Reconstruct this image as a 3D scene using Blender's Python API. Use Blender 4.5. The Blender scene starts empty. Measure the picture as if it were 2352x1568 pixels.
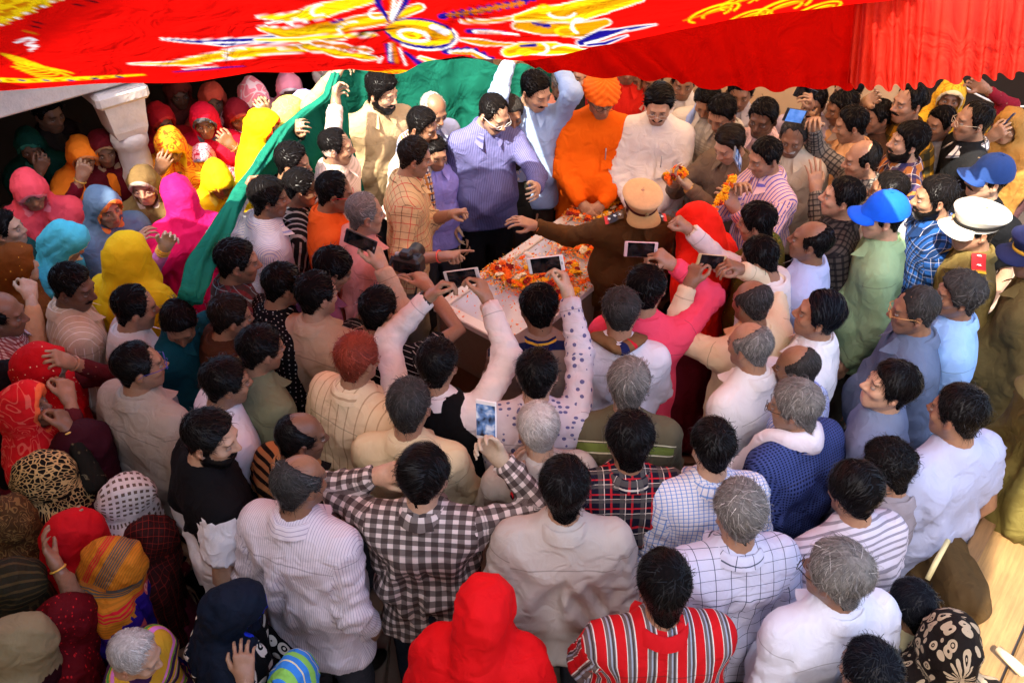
import bpy, math, random
import numpy as np
from mathutils import Vector, Matrix

# ------------------------------------------------------------------ camera, sky, sun, exposure
SC = bpy.context.scene
COL = SC.collection
FPX = 1950.0; PITCH = math.radians(40.0); CAMZ = 3.8; CX, CY = 1176.0, 784.0
cam_d = bpy.data.cameras.new('camera'); cam = bpy.data.objects.new('camera', cam_d); COL.objects.link(cam)
cam_d.sensor_width = 36.0; cam_d.lens = 36.0*FPX/2352.0; cam_d.clip_start = .05; cam_d.clip_end = 400
cam.location = (0, 0, CAMZ); cam.rotation_euler = (math.radians(90)-PITCH, 0, 0)
SC.camera = cam
SUNV = np.array((-.34, -.52, .80)); SUNV /= np.linalg.norm(SUNV)      # towards the sun
wd = bpy.data.worlds.new('World'); SC.world = wd; wd.use_nodes = True
nt = wd.node_tree; bgn = nt.nodes['Background']; sky = nt.nodes.new('ShaderNodeTexSky')
sky.sky_type = 'NISHITA'; sky.sun_disc = False; sky.dust_density = 2.6; sky.ozone_density = .6; sky.air_density = .9
sky.sun_elevation = math.asin(SUNV[2]); sky.sun_rotation = math.atan2(SUNV[0], SUNV[1])
nt.links.new(sky.outputs[0], bgn.inputs[0]); bgn.inputs[1].default_value = .15
sun_d = bpy.data.lights.new('sun', 'SUN'); sun = bpy.data.objects.new('sun', sun_d); COL.objects.link(sun)
sun_d.energy = 3.0; sun_d.angle = math.radians(.55); sun_d.color = (1, .90, .75)
sun.rotation_euler = Vector(SUNV).to_track_quat('Z', 'Y').to_euler(); sun.location = (-3, -4, 9)
SC.view_settings.view_transform = 'Standard'; SC.view_settings.look = 'None'
SC.view_settings.exposure = 2.42; SC.view_settings.gamma = 1.0
SC.cycles.max_bounces = 6; SC.cycles.transparent_max_bounces = 6

# ------------------------------------------------------------------ small maths
cp, sp = math.cos(PITCH), math.sin(PITCH)
FWD = np.array((0, cp, -sp)); UPV = np.array((0, sp, cp)); CAM = np.array((0, 0, CAMZ))
def ray(x, y): return FWD + np.array((1., 0, 0))*(x-CX)/FPX + UPV*(CY-y)/FPX
def at(x, y, z):                       # picture point on the horizontal plane z
    r = ray(x, y); return CAM + r*((z-CAMZ)/r[2])
def atd(x, y, d): return CAM + ray(x, y)*d       # at view depth d
def aty(x, y, wy):
    r = ray(x, y); return CAM + r*(wy/r[1])
def project(P):
    P = np.asarray(P)-CAM; d = P@FWD
    return np.stack((CX+FPX*P[..., 0]/d, CY-FPX*(P@UPV)/d, d), -1)
def rot(ax, deg):
    a = math.radians(deg); c, s = math.cos(a), math.sin(a)
    if ax == 'x': return np.array(((1, 0, 0), (0, c, -s), (0, s, c)))
    if ax == 'y': return np.array(((c, 0, s), (0, 1, 0), (-s, 0, c)))
    return np.array(((c, -s, 0), (s, c, 0), (0, 0, 1)))
def nrm(v):
    v = np.asarray(v, float); return v/(np.linalg.norm(v)+1e-9)
def sst(a, b, x): t = np.clip((x-a)/(b-a), 0, 1); return t*t*(3-2*t)
def lin(c):
    if isinstance(c, str):
        c = [int(c[i:i+2], 16)/255 for i in (0, 2, 4)]
    return tuple(((v+.055)/1.055)**2.4 if v > .04045 else v/12.92 for v in c)
def hsh(i, j, k, s):
    n = (i*374761393+j*668265263+k*1274126177+s*974711) & 0x7fffffff
    n = ((n ^ (n >> 13))*1274126177) & 0x7fffffff
    return ((n ^ (n >> 16)) & 0xffff)/32767.5-1
def noise(P, s=0):
    P = np.asarray(P, float); I = np.floor(P).astype(np.int64); f = P-I; f = f*f*(3-2*f); o = 0
    for a in (0, 1):
        for b in (0, 1):
            for c in (0, 1):
                w = (f[..., 0] if a else 1-f[..., 0])*(f[..., 1] if b else 1-f[..., 1])*(f[..., 2] if c else 1-f[..., 2])
                o = o+w*hsh(I[..., 0]+a, I[..., 1]+b, I[..., 2]+c, s)
    return o

# ------------------------------------------------------------------ implicit solids on a grid, turned into quads
class Grid:
    def __init__(g, lo, hi, h):
        g.lo = np.array(lo, float); g.h = h
        n = np.maximum(np.ceil((np.array(hi)-g.lo)/h).astype(int)+1, 4); g.n = n
        g.ax = [np.float32(g.lo[i]+h*np.arange(n[i])) for i in range(3)]
        g.F = np.full(n, .3, np.float32)
    def box(g, lo, hi, m):
        s = []
        for i in range(3):
            a = int(np.floor((lo[i]-m-g.lo[i])/g.h)); b = int(np.ceil((hi[i]+m-g.lo[i])/g.h))+1
            a = max(a, 0); b = min(b, g.n[i])
            if b <= a: return None
            s.append(slice(a, b))
        return tuple(s), g.ax[0][s[0]][:, None, None], g.ax[1][s[1]][None, :, None], g.ax[2][s[2]][None, None, :]
    def mix(g, sl, d, k):
        a = g.F[sl]
        if k > 0:
            h = np.maximum(k-np.abs(a-d), 0)/k; g.F[sl] = np.minimum(a, d)-h*h*k*.25
        else: g.F[sl] = np.minimum(a, d)
    def cut(g, sl, d, k):
        a = g.F[sl]; d = -d
        h = np.maximum(k-np.abs(a-d), 0)/k if k > 0 else 0; g.F[sl] = np.maximum(a, d)+h*h*k*.25
    def rc(g, a, b, ra, rb, k=.02, sub=False, end=None):
        a = np.array(a, float); b = np.array(b, float); r = max(ra, rb)
        q = g.box(np.minimum(a, b)-r, np.maximum(a, b)+r, k+3*g.h)
        if q is None: return
        sl, X, Y, Z = q; d = b-a; L2 = max(float(d@d), 1e-8)
        x, y, z = X-a[0], Y-a[1], Z-a[2]
        t = np.clip((x*d[0]+y*d[1]+z*d[2])/L2, 0, 1)
        D = np.sqrt((x-t*d[0])**2+(y-t*d[1])**2+(z-t*d[2])**2)-(ra+(rb-ra)*t)
        if end is not None: D = np.maximum(D, ((x*d[0]+y*d[1]+z*d[2])/L2-end)*math.sqrt(L2))
        (g.cut if sub else g.mix)(sl, D, k)
    def ell(g, c, r, k=.02, R=None, sub=False):
        c = np.array(c, float); r = np.array(r, float); m = r if R is None else np.full(3, r.max())
        q = g.box(c-m, c+m, k+3*g.h)
        if q is None: return
        sl, X, Y, Z = q; x, y, z = X-c[0], Y-c[1], Z-c[2]
        if R is not None:
            x, y, z = (R[0, 0]*x+R[1, 0]*y+R[2, 0]*z, R[0, 1]*x+R[1, 1]*y+R[2, 1]*z, R[0, 2]*x+R[1, 2]*y+R[2, 2]*z)
        k0 = np.sqrt((x/r[0])**2+(y/r[1])**2+(z/r[2])**2); k1 = np.sqrt((x/r[0]**2)**2+(y/r[1]**2)**2+(z/r[2]**2)**2)
        (g.cut if sub else g.mix)(sl, k0*(k0-1)/np.maximum(k1, 1e-4), k)
    def floor(g, z, k=.01):
        g.cut((slice(None),)*3, np.broadcast_to(g.ax[2][None, None, :]-np.float32(z), g.F.shape), k)
    def net(g):
        F = g.F; F[[0, -1]] = .3; F[:, [0, -1]] = .3; F[:, :, [0, -1]] = .3
        S = F < 0; n = np.array(F.shape)-1
        c = np.zeros(n, np.int8)
        for i in (0, 1):
            for j in (0, 1):
                for k in (0, 1): c += S[i:i+n[0], j:j+n[1], k:k+n[2]]
        idx = np.nonzero((c > 0) & (c < 8)); N = len(idx[0])
        vid = np.full(n, -1, np.int64); vid[idx] = np.arange(N)
        acc = np.zeros((N, 3)); cnt = np.zeros(N)
        cor = {o: F[idx[0]+o[0], idx[1]+o[1], idx[2]+o[2]].astype(float) for o in
               [(i, j, k) for i in (0, 1) for j in (0, 1) for k in (0, 1)]}
        for a in range(3):
            for u in (0, 1):
                for v in (0, 1):
                    o = [u, v]; o.insert(a, 0); p = [u, v]; p.insert(a, 1)
                    fa, fb = cor[tuple(o)], cor[tuple(p)]
                    m = (fa < 0) != (fb < 0); t = np.where(m, fa/np.where(m, fa-fb, 1), 0)
                    q = np.array(o, float)[None, :].repeat(N, 0); q[:, a] = t
                    acc += q*m[:, None]; cnt += m
        V = g.lo+(np.stack(idx, 1)+acc/cnt[:, None])*g.h
        fs = []
        for a in range(3):
            b, d = [(1, 2), (2, 0), (0, 1)][a]
            s0 = [slice(1, -1)]*3; s1 = [slice(1, -1)]*3
            s0[a] = slice(0, -1); s1[a] = slice(1, None)
            A, B = S[tuple(s0)], S[tuple(s1)]
            e = np.array(np.nonzero(A != B)); e2 = e+1; e2[a] -= 1
            sg = A[tuple(e)]
            def cell(db, dd):
                q = e2.copy(); q[b] -= db; q[d] -= dd; return vid[tuple(q)]
            f = np.stack((cell(1, 1), cell(0, 1), cell(0, 0), cell(1, 0)), 1)
            f[~sg] = f[~sg][:, ::-1]; fs.append(f)
        return V, np.concatenate(fs)

def vnormals(V, F):
    n = np.cross(V[F[:, 2]]-V[F[:, 0]], V[F[:, 3]]-V[F[:, 1]]); o = np.zeros_like(V)
    for i in range(4):
        for c in range(3): o[:, c] += np.bincount(F[:, i], n[:, c], len(V))
    return o/(np.linalg.norm(o, axis=1, keepdims=True)+1e-12)
def relax(V, F, it=1, w=.5):
    e = np.concatenate([F[:, [i, (i+1) % 4]] for i in range(4)]); n = len(V); deg = np.maximum(np.bincount(e[:, 0], minlength=n), 1)
    for _ in range(it):
        s = np.stack([np.bincount(e[:, 0], V[e[:, 1], c], n) for c in range(3)], 1)/deg[:, None]
        V = V*(1-w)+s*w
    return V

# ------------------------------------------------------------------ meshes and objects
def mesh(name, V, F, mats, col=None, uv=None, mi=None, smooth=True):
    V = np.asarray(V, np.float32); me = bpy.data.meshes.new(name)
    if isinstance(F, list) and F and not isinstance(F, np.ndarray):
        F3 = [f for f in F if len(f) == 3]; 
        ls = np.concatenate([np.array(f) for f in F]); st = np.array([len(f) for f in F])
    else:
        F = np.asarray(F); ls = F.ravel(); st = np.full(len(F), F.shape[1])
    me.vertices.add(len(V)); me.vertices.foreach_set('co', V.ravel())
    me.loops.add(len(ls)); me.loops.foreach_set('vertex_index', ls.astype(np.int32))
    me.polygons.add(len(st)); s0 = np.concatenate(([0], np.cumsum(st)[:-1])).astype(np.int32)
    me.polygons.foreach_set('loop_start', s0)
    me.polygons.foreach_set('use_smooth', np.full(len(st), smooth, bool))
    for m in mats: me.materials.append(m)
    if mi is not None: me.polygons.foreach_set('material_index', np.asarray(mi, np.int32))
    if uv is not None:
        l = me.uv_layers.new(name='UVMap'); l.data.foreach_set('uv', np.asarray(uv, np.float32).ravel())
    if col is not None:
        ca = me.color_attributes.new('col', 'FLOAT_COLOR', 'POINT')
        c4 = np.ones((len(V), 4), np.float32); c4[:, :3] = col; ca.data.foreach_set('color', c4.ravel())
    me.update(calc_edges=True); me.validate(verbose=False)
    return me
def obj(name, me, parent=None, **props):
    o = bpy.data.objects.new(name, me); COL.objects.link(o)
    if parent is not None: o.parent = parent
    for k, v in props.items(): o[k] = v
    return o
def empty(name, loc, rz=0, sc=1, **props):
    o = bpy.data.objects.new(name, None); COL.objects.link(o); o.location = loc; o.rotation_euler = (0, 0, rz); o.scale = (sc, sc, sc)
    o.empty_display_size = .1
    for k, v in props.items(): o[k] = v
    return o
def tube(pts, rad, n=8, cap=True, flat=None):
    pts = np.array(pts, float); m = len(pts); rad = np.broadcast_to(np.asarray(rad, float), (m,))
    T = np.gradient(pts, axis=0); T /= np.linalg.norm(T, axis=1, keepdims=True)+1e-9
    up = np.array((0, 0, 1.)) if abs(T[0, 2]) < .9 else np.array((1., 0, 0))
    V = []; A = nrm(np.cross(T[0], up))
    for i in range(m):
        A = nrm(A-T[i]*(A@T[i])); B = np.cross(T[i], A)
        an = np.arange(n)*2*math.pi/n; fl = 1 if flat is None else flat
        V.append(pts[i]+rad[i]*(np.cos(an)[:, None]*A+fl*np.sin(an)[:, None]*B))
    V = np.concatenate(V); F = []
    for i in range(m-1):
        for j in range(n):
            k = (j+1) % n; F.append((i*n+j, i*n+k, (i+1)*n+k, (i+1)*n+j))
    if cap:
        V = np.concatenate((V, pts[:1], pts[-1:])); c = m*n
        for j in range(n):
            k = (j+1) % n; F.append((c, k, j, c)); F.append((c+1, (m-1)*n+j, (m-1)*n+k, c+1))
    F = np.array(F); 
    return V, F
def tidy(F):                           # quads that close on a point become triangles
    return [tuple(dict.fromkeys(int(i) for i in f)) for f in F]
class Bag:                             # several shapes joined into one mesh
    def __init__(s): s.V = []; s.F = []; s.C = []; s.M = []; s.n = 0
    def add(s, V, F, col=None, mi=0):
        V = np.asarray(V, float); s.V.append(V)
        F = [tuple(int(i)+s.n for i in f) for f in F] if isinstance(F, list) else tidy(np.asarray(F)+s.n)
        s.F += F; s.M += [mi]*len(F)
        c = np.empty((len(V), 3)); c[:] = (1, 1, 1) if col is None else col; s.C.append(c); s.n += len(V)
    def box(s, c, d, R=None, col=None, mi=0, bev=0.):
        d = np.array(d)/2; R = np.eye(3) if R is None else R
        if bev <= 0:
            V = np.array([(x, y, z) for x in (-1, 1) for y in (-1, 1) for z in (-1, 1)], float)*d
            F = [(0, 1, 3, 2), (4, 6, 7, 5), (0, 4, 5, 1), (2, 3, 7, 6), (0, 2, 6, 4), (1, 5, 7, 3)]
        else:
            b = min(bev, d.min()*.9); V = []; id = {}
            for x in (-1, 1):
                for y in (-1, 1):
                    for z in (-1, 1):
                        for a in range(3):
                            v = np.array((x, y, z))*(d-b); v[a] = (x, y, z)[a]*d[a]; id[(x, y, z, a)] = len(V); V.append(v)
            V = np.array(V); F = []
            sg = (-1, 1)
            for a in range(3):
                u, w = (a+1) % 3, (a+2) % 3
                for s1 in sg:
                    q = []
                    for su, sw in ((-1, -1), (1, -1), (1, 1), (-1, 1)):
                        k = [0, 0, 0]; k[a] = s1; k[u] = su; k[w] = sw; q.append(id[(*k, a)])
                    F.append(tuple(q) if s1 > 0 else tuple(q[::-1]))
                for su in sg:
                    for sw in sg:
                        k0 = [0]*3; k1 = [0]*3; k0[a] = -1; k1[a] = 1; k0[u] = k1[u] = su; k0[w] = k1[w] = sw
                        q = (id[(*k0, u)], id[(*k1, u)], id[(*k1, w)], id[(*k0, w)])
                        F.append(q if su*sw > 0 else q[::-1])
            for x in sg:
                for y in sg:
                    for z in sg:
                        q = (id[(x, y, z, 0)], id[(x, y, z, 1)], id[(x, y, z, 2)]); F.append(q if x*y*z > 0 else q[::-1])
        s.add(V@R.T+np.array(c), F, col, mi)
    def tube(s, pts, rad, n=8, col=None, mi=0, cap=True, flat=None):
        V, F = tube(pts, rad, n, cap, flat); s.add(V, F, col, mi)
    def lathe(s, prof, n=24, c=(0, 0, 0), col=None, mi=0, R=None):
        prof = np.array(prof, float); an = np.arange(n)*2*math.pi/n; V = []
        for r, z in prof: V.append(np.stack((r*np.cos(an), r*np.sin(an), np.full(n, z)), 1))
        V = np.concatenate(V); F = []
        for i in range(len(prof)-1):
            for j in range(n):
                k = (j+1) % n; F.append((i*n+j, i*n+k, (i+1)*n+k, (i+1)*n+j))
        F.append(tuple(range((len(prof)-1)*n, len(prof)*n))); F.append(tuple(range(n))[::-1])
        if R is not None: V = V@R.T
        s.add(V+np.array(c), F, col, mi)
    def mesh(s, name, mats, smooth=True, colors=True):
        return mesh(name, np.concatenate(s.V), s.F, mats, np.concatenate(s.C) if colors else None, None, s.M, smooth)

# ------------------------------------------------------------------ materials
def new_mat(name):
    m = bpy.data.materials.new(name); m.use_nodes = True; t = m.node_tree; return m, t, t.nodes['Principled BSDF']
def N(t, ty, **kw):
    n = t.nodes.new(ty)
    for k, v in kw.items(): setattr(n, k, v)
    return n
def setin(t, n, i, v):
    if isinstance(v, (int, float)): n.inputs[i].default_value = v
    elif isinstance(v, tuple): n.inputs[i].default_value = v if len(v) == 4 or n.inputs[i].type == 'VECTOR' else (*v, 1)
    else: t.links.new(v, n.inputs[i])
def math_(t, op, a, b=None, c=None):
    n = N(t, 'ShaderNodeMath', operation=op); setin(t, n, 0, a)
    if b is not None: setin(t, n, 1, b)
    if c is not None: setin(t, n, 2, c)
    return n.outputs[0]
def mixc(t, f, a, b, mode='MIX'):
    n = N(t, 'ShaderNodeMix', data_type='RGBA', blend_type=mode); setin(t, n, 0, f); setin(t, n, 6, a); setin(t, n, 7, b); return n.outputs[2]
def noise_n(t, vec, scale, detail=3, rough=.55, dist=0):
    n = N(t, 'ShaderNodeTexNoise'); t.links.new(vec, n.inputs['Vector']); n.inputs['Scale'].default_value = scale
    n.inputs['Detail'].default_value = detail; n.inputs['Roughness'].default_value = rough; n.inputs['Distortion'].default_value = dist
    return n.outputs[0]
def bump(t, h, s, d, b):
    n = N(t, 'ShaderNodeBump'); n.inputs['Strength'].default_value = s; n.inputs['Distance'].default_value = d
    t.links.new(h, n.inputs['Height']); t.links.new(n.outputs[0], b.inputs['Normal']); return n
def objco(t): return N(t, 'ShaderNodeTexCoord').outputs['Object']
_mc = {}
def attr_mat(name, rough, spec=.5, nscale=40, namp=.25, bs=.2, bd=.002, sheen=0, sss=0):
    if name in _mc: return _mc[name]
    m, t, b = new_mat(name); a = N(t, 'ShaderNodeAttribute', attribute_name='col'); co = objco(t)
    n = noise_n(t, co, nscale, 4); f = math_(t, 'MULTIPLY_ADD', n, 2*namp, 1-namp)
    vm = N(t, 'ShaderNodeVectorMath', operation='SCALE'); t.links.new(a.outputs['Color'], vm.inputs[0]); t.links.new(f, vm.inputs['Scale'])
    t.links.new(vm.outputs[0], b.inputs['Base Color']); b.inputs['Roughness'].default_value = rough
    b.inputs['Specular IOR Level'].default_value = spec; bump(t, n, bs, bd, b)
    if sheen: b.inputs['Sheen Weight'].default_value = sheen; b.inputs['Sheen Roughness'].default_value = .5
    if sss:
        b.inputs['Subsurface Weight'].default_value = sss; b.inputs['Subsurface Radius'].default_value = (.012, .005, .003); b.inputs['Subsurface Scale'].default_value = 1
    _mc[name] = m; return m
def plain(name, c, rough=.5, metal=0, spec=.5, nscale=30, namp=.15, bs=.15, bd=.003, emit=0):
    if name in _mc: return _mc[name]
    m, t, b = new_mat(name); co = objco(t); n = noise_n(t, co, nscale, 4); c = lin(c)
    f = math_(t, 'MULTIPLY_ADD', n, 2*namp, 1-namp)
    t.links.new(mixc(t, 1.0, (*c, 1), f, 'MULTIPLY'), b.inputs['Base Color'])
    b.inputs['Roughness'].default_value = rough; b.inputs['Metallic'].default_value = metal; b.inputs['Specular IOR Level'].default_value = spec
    bump(t, n, bs, bd, b)
    if emit: b.inputs['Emission Color'].default_value = (*c, 1); b.inputs['Emission Strength'].default_value = emit
    _mc[name] = m; return m
SKIN = attr_mat('skin', .45, .45, 75, .2, .25, .0025)
HAIR = attr_mat('hair_strands', .32, .14, 160, .3, .3, .002); SCALP = attr_mat('hair_mass', .9, .03, 120, .4, .6, .004)
TINT = attr_mat('dyed_material', .6, .4, 90, .12, .15, .002)

def cloth(spec, rough=.82, seam=False):
    """spec: (pattern, colours...) in metres of fabric; reads the fabric's own UV"""
    key = repr(spec); full = key+str(seam)
    if full in _mc: return _mc[full]
    m, t, b = new_mat('cloth_'+spec[0]); uv = N(t, 'ShaderNodeUVMap').outputs[0]; co = objco(t)
    s = N(t, 'ShaderNodeSeparateXYZ'); t.links.new(uv, s.inputs[0]); U, Vv = s.outputs[0], s.outputs[1]
    def band(x, per, w, off=0.):
        return math_(t, 'LESS_THAN', math_(t, 'FRACT', math_(t, 'MULTIPLY_ADD', x, 1/per, off+100)), w)
    def hexc(c): return (*lin(c), 1)
    k = spec[0]; base = hexc(spec[1]); out = None
    if k == 'solid': out = N(t, 'ShaderNodeRGB'); out.outputs[0].default_value = base; out = out.outputs[0]
    elif k in ('vs', 'hs'):
        out = base
        for (c, per, w, off) in spec[2:]: out = mixc(t, band(U if k == 'vs' else Vv, per, w, off), out, hexc(c))
    elif k == 'ck':            # crossing lines
        out = base
        for (c, per, w, off, op) in spec[2:]:
            for x in (U, Vv): out = mixc(t, math_(t, 'MULTIPLY', band(x, per, w, off), op), out, hexc(c))
    elif k == 'dot':
        vo = N(t, 'ShaderNodeTexVoronoi', feature='F1'); t.links.new(uv, vo.inputs['Vector']); vo.inputs['Scale'].default_value = 1/spec[3]; vo.inputs['Randomness'].default_value = spec[5] if len(spec) > 5 else .12
        out = mixc(t, math_(t, 'LESS_THAN', vo.outputs['Distance'], spec[4]), base, hexc(spec[2]))
    elif k == 'flower':        # blossoms with petals and a ring, on a ground colour
        base_s = spec[4]; vo = N(t, 'ShaderNodeTexVoronoi', feature='F1'); t.links.new(uv, vo.inputs['Vector']); vo.inputs['Scale'].default_value = 1/base_s; vo.inputs['Randomness'].default_value = .55
        vs = N(t, 'ShaderNodeVectorMath', operation='SUBTRACT'); mu = N(t, 'ShaderNodeVectorMath', operation='SCALE'); mu.inputs['Scale'].default_value = 1/base_s
        t.links.new(uv, mu.inputs[0]); t.links.new(mu.outputs[0], vs.inputs[0]); t.links.new(vo.outputs['Position'], vs.inputs[1])
        sp_ = N(t, 'ShaderNodeSeparateXYZ'); t.links.new(vs.outputs[0], sp_.inputs[0])
        ang = math_(t, 'ARCTAN2', sp_.outputs[0], sp_.outputs[1]); pet = math_(t, 'SINE', math_(t, 'MULTIPLY', ang, 7.0))
        rr = math_(t, 'MULTIPLY_ADD', pet, .07, spec[5] if len(spec) > 5 else .33); d = vo.outputs['Distance']
        out = mixc(t, math_(t, 'LESS_THAN', d, rr), base, hexc(spec[2]))
        out = mixc(t, math_(t, 'LESS_THAN', math_(t, 'ABSOLUTE', math_(t, 'SUBTRACT', d, .17)), .045), out, hexc(spec[3]))
    elif k == 'leo':
        vo = N(t, 'ShaderNodeTexVoronoi', feature='DISTANCE_TO_EDGE'); mp = N(t, 'ShaderNodeMapping'); mp.inputs['Scale'].default_value = (1.35, .8, 1)
        t.links.new(uv, mp.inputs[0]); t.links.new(mp.outputs[0], vo.inputs['Vector']); vo.inputs['Scale'].default_value = 1/spec[3]
        nz = noise_n(t, uv, 30, 2); out = mixc(t, math_(t, 'GREATER_THAN', vo.outputs[0], math_(t, 'MULTIPLY_ADD', nz, .14, .02)), base, hexc(spec[2]))
    elif k == 'block':         # rows of little squares
        fu = band(U, spec[3], .45); fv = band(Vv, spec[3]*1.15, .55); out = mixc(t, math_(t, 'MULTIPLY', fu, fv), base, hexc(spec[2]))
    elif k == 'curl':          # thin dyed scroll lines
        wv = N(t, 'ShaderNodeTexNoise'); t.links.new(uv, wv.inputs['Vector']); wv.inputs['Scale'].default_value = 1/spec[3]; wv.inputs['Detail'].default_value = 1.0; wv.inputs['Distortion'].default_value = 1.2
        q = math_(t, 'FRACT', math_(t, 'MULTIPLY', wv.outputs[0], 7.0)); out = mixc(t, math_(t, 'LESS_THAN', q, spec[4]), base, hexc(spec[2]))
    # border mask and small wear from the mesh colour (red channel: border, green: second border)
    at_ = N(t, 'ShaderNodeAttribute', attribute_name='col'); sc_ = N(t, 'ShaderNodeSeparateColor'); t.links.new(at_.outputs['Color'], sc_.inputs[0])
    bc = BORDER.get(key)
    if bc: out = mixc(t, math_(t, 'GREATER_THAN', sc_.outputs[0], .5), out, hexc(bc))
    sm = None
    if seam:                   # stitched yoke, shoulder and cuff seams
        def line(x, p, w): return math_(t, 'LESS_THAN', math_(t, 'ABSOLUTE', math_(t, 'SUBTRACT', x, p)), w)
        tor = math_(t, 'LESS_THAN', U, 1.5); sl = math_(t, 'GREATER_THAN', U, 1.5)
        sm = math_(t, 'MAXIMUM', math_(t, 'MULTIPLY', tor, line(Vv, 1.318, .0022)), math_(t, 'MULTIPLY', sl, math_(t, 'MAXIMUM', line(Vv, .035, .0022), line(Vv, .475, .002))))
        out = mixc(t, math_(t, 'MULTIPLY', sm, .38), out, (.03, .025, .02, 1))
    n1 = noise_n(t, co, 7, 3, .5); f = math_(t, 'MULTIPLY_ADD', n1, .22, .89)
    out = mixc(t, 1.0, out, f, 'MULTIPLY')
    setin(t, b, 'Base Color', out)
    b.inputs['Roughness'].default_value = rough; b.inputs['Specular IOR Level'].default_value = .10
    mp_ = N(t, 'ShaderNodeMapping'); mp_.inputs['Scale'].default_value = (1.0, 1.0, .45); mp_.inputs['Rotation'].default_value = (.35, .5, 0); t.links.new(co, mp_.inputs[0])
    rn = N(t, 'ShaderNodeTexNoise', noise_type='RIDGED_MULTIFRACTAL'); t.links.new(mp_.outputs[0], rn.inputs['Vector']); rn.inputs['Scale'].default_value = 5.5; rn.inputs['Detail'].default_value = 2.0; rn.inputs['Roughness'].default_value = .45; rn.inputs['Distortion'].default_value = .5
    w1 = noise_n(t, co, 13, 2, .5, 1.0); w2 = noise_n(t, co, 420, 1, .5)
    hsum = math_(t, 'MULTIPLY_ADD', w2, .04, math_(t, 'MULTIPLY_ADD', rn.outputs[0], .55, math_(t, 'MULTIPLY', w1, .5))); bump(t, hsum, .65, .04, b)
    _mc[full] = m; return m
BORDER = {}

# ------------------------------------------------------------------ heads
def head_grid(h, kind, ears=True, nose=True):
    g = Grid((-.13, -.15, -.16), (.13, .16, .16), h); w = kind == 'w'; o = kind == 'o'
    g.ell((0, -.012, .034), (.074, .094, .088), 0)
    g.ell((0, .024, -.032), (.055 if w else .057, .066, .078), .03)
    g.ell((0, .058, -.092), (.022 if w else .029, .022, .02), .03)
    for s in (-1, 1):
        g.rc((s*.05, -.002, -.045), (s*.022, .058, -.092), .012 if w else .017, .013 if w else .016, .025)
        g.ell((s*.042, .058, -.02), (.022, .024, .018 if not o else .016), .022)
        if o: g.ell((s*.047, .06, -.052), (.014, .02, .02), .02, sub=True)
    g.rc((-.034, .079, .027), (.034, .079, .027), .010 if w else .0125, .010 if w else .0125, .018)
    for s in (-1, 1): g.ell((s*.031, .099, .005), (.019, .02, .0125), .014, sub=True)
    if nose:
        g.rc((0, .086, .016), (0, .110 if not w else .106, -.024), .0085, .012 if not w else .0105, .012)
        for s in (-1, 1): g.ell((s*.0125, .096, -.03), (.009, .011, .0085), .008)
        g.rc((-.019, .083, -.0575), (.019, .083, -.0575), .0065, .0065, .008); g.rc((0, .088, -.057), (0, .088, -.058), .0075, .0075, .008)
        g.rc((-.014, .084, -.0705), (.014, .084, -.0705), .0078, .0078, .008)
        g.rc((-.022, .096, -.0635), (.022, .096, -.0635), .0035, .0035, .003, sub=True)
    if ears:
        for s in (-1, 1):
            R = rot('z', -s*28)@rot('x', -12)
            g.ell((s*.080, -.012, -.002), (.0085, .019, .031), .008, R)
            g.ell((s*.086, -.008, .002), (.006, .011, .018), .005, R, sub=True)
            g.ell((s*.078, .0, -.028), (.007, .009, .009), .006)
    g.rc((0, -.022, -.05), (0, -.03, -.15), .053, .055, .03)
    return g
class HeadT: pass
def head_template(h, kind):
    t = HeadT(); g = head_grid(h, kind); t.V, t.F = g.net(); V = t.V = relax(t.V, t.F, 1, .35)
    x, y, z = V.T; ax = np.abs(x)
    brow = np.sqrt(((ax-.031)/.019)**2+((z-(.027-.25*np.maximum(ax-.034, 0)))/.0052)**2)
    t.brow = (1-sst(.75, 1.25, brow))*(y > .05)
    t.lip = (1-sst(.7, 1.2, np.sqrt((x/.024)**2+((z+.064)/.0125)**2)))*(y > .075)
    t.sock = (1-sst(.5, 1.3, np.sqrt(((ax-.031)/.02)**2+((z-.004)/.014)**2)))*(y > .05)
    jl = -.045-.02*sst(.02, .06, y)+.035*sst(.02, -.01, y)
    t.beard = np.maximum(sst(jl+.008, jl-.01, z)*sst(-.03, .0, y), (sst(.03, .0, np.abs(y-.005))*sst(.045, .06, ax)*(z < .01)))*(z > -.125)
    t.beard *= 1-t.lip; mus = (1-sst(.7, 1.2, np.sqrt((x/.03)**2+((z+.047-.25*(ax-.012)*-1)/.0085)**2)))*(y > .07)
    t.mus = mus*(1-.6*t.lip)
    t.ear = sst(.07, .08, ax)*(np.abs(z) < .04)*(np.abs(y) < .05); t.nose = (1-sst(.5, 1.4, np.sqrt((x/.02)**2+((z+.024)/.018)**2)))*(y > .085)
    return t
HEADS = {(k, l): None for k in 'mow' for l in (0, 1)}
def get_head(k, l):
    if HEADS[(k, l)] is None: HEADS[(k, l)] = head_template((.0079, .0128)[l], k)
    return HEADS[(k, l)]
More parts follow.
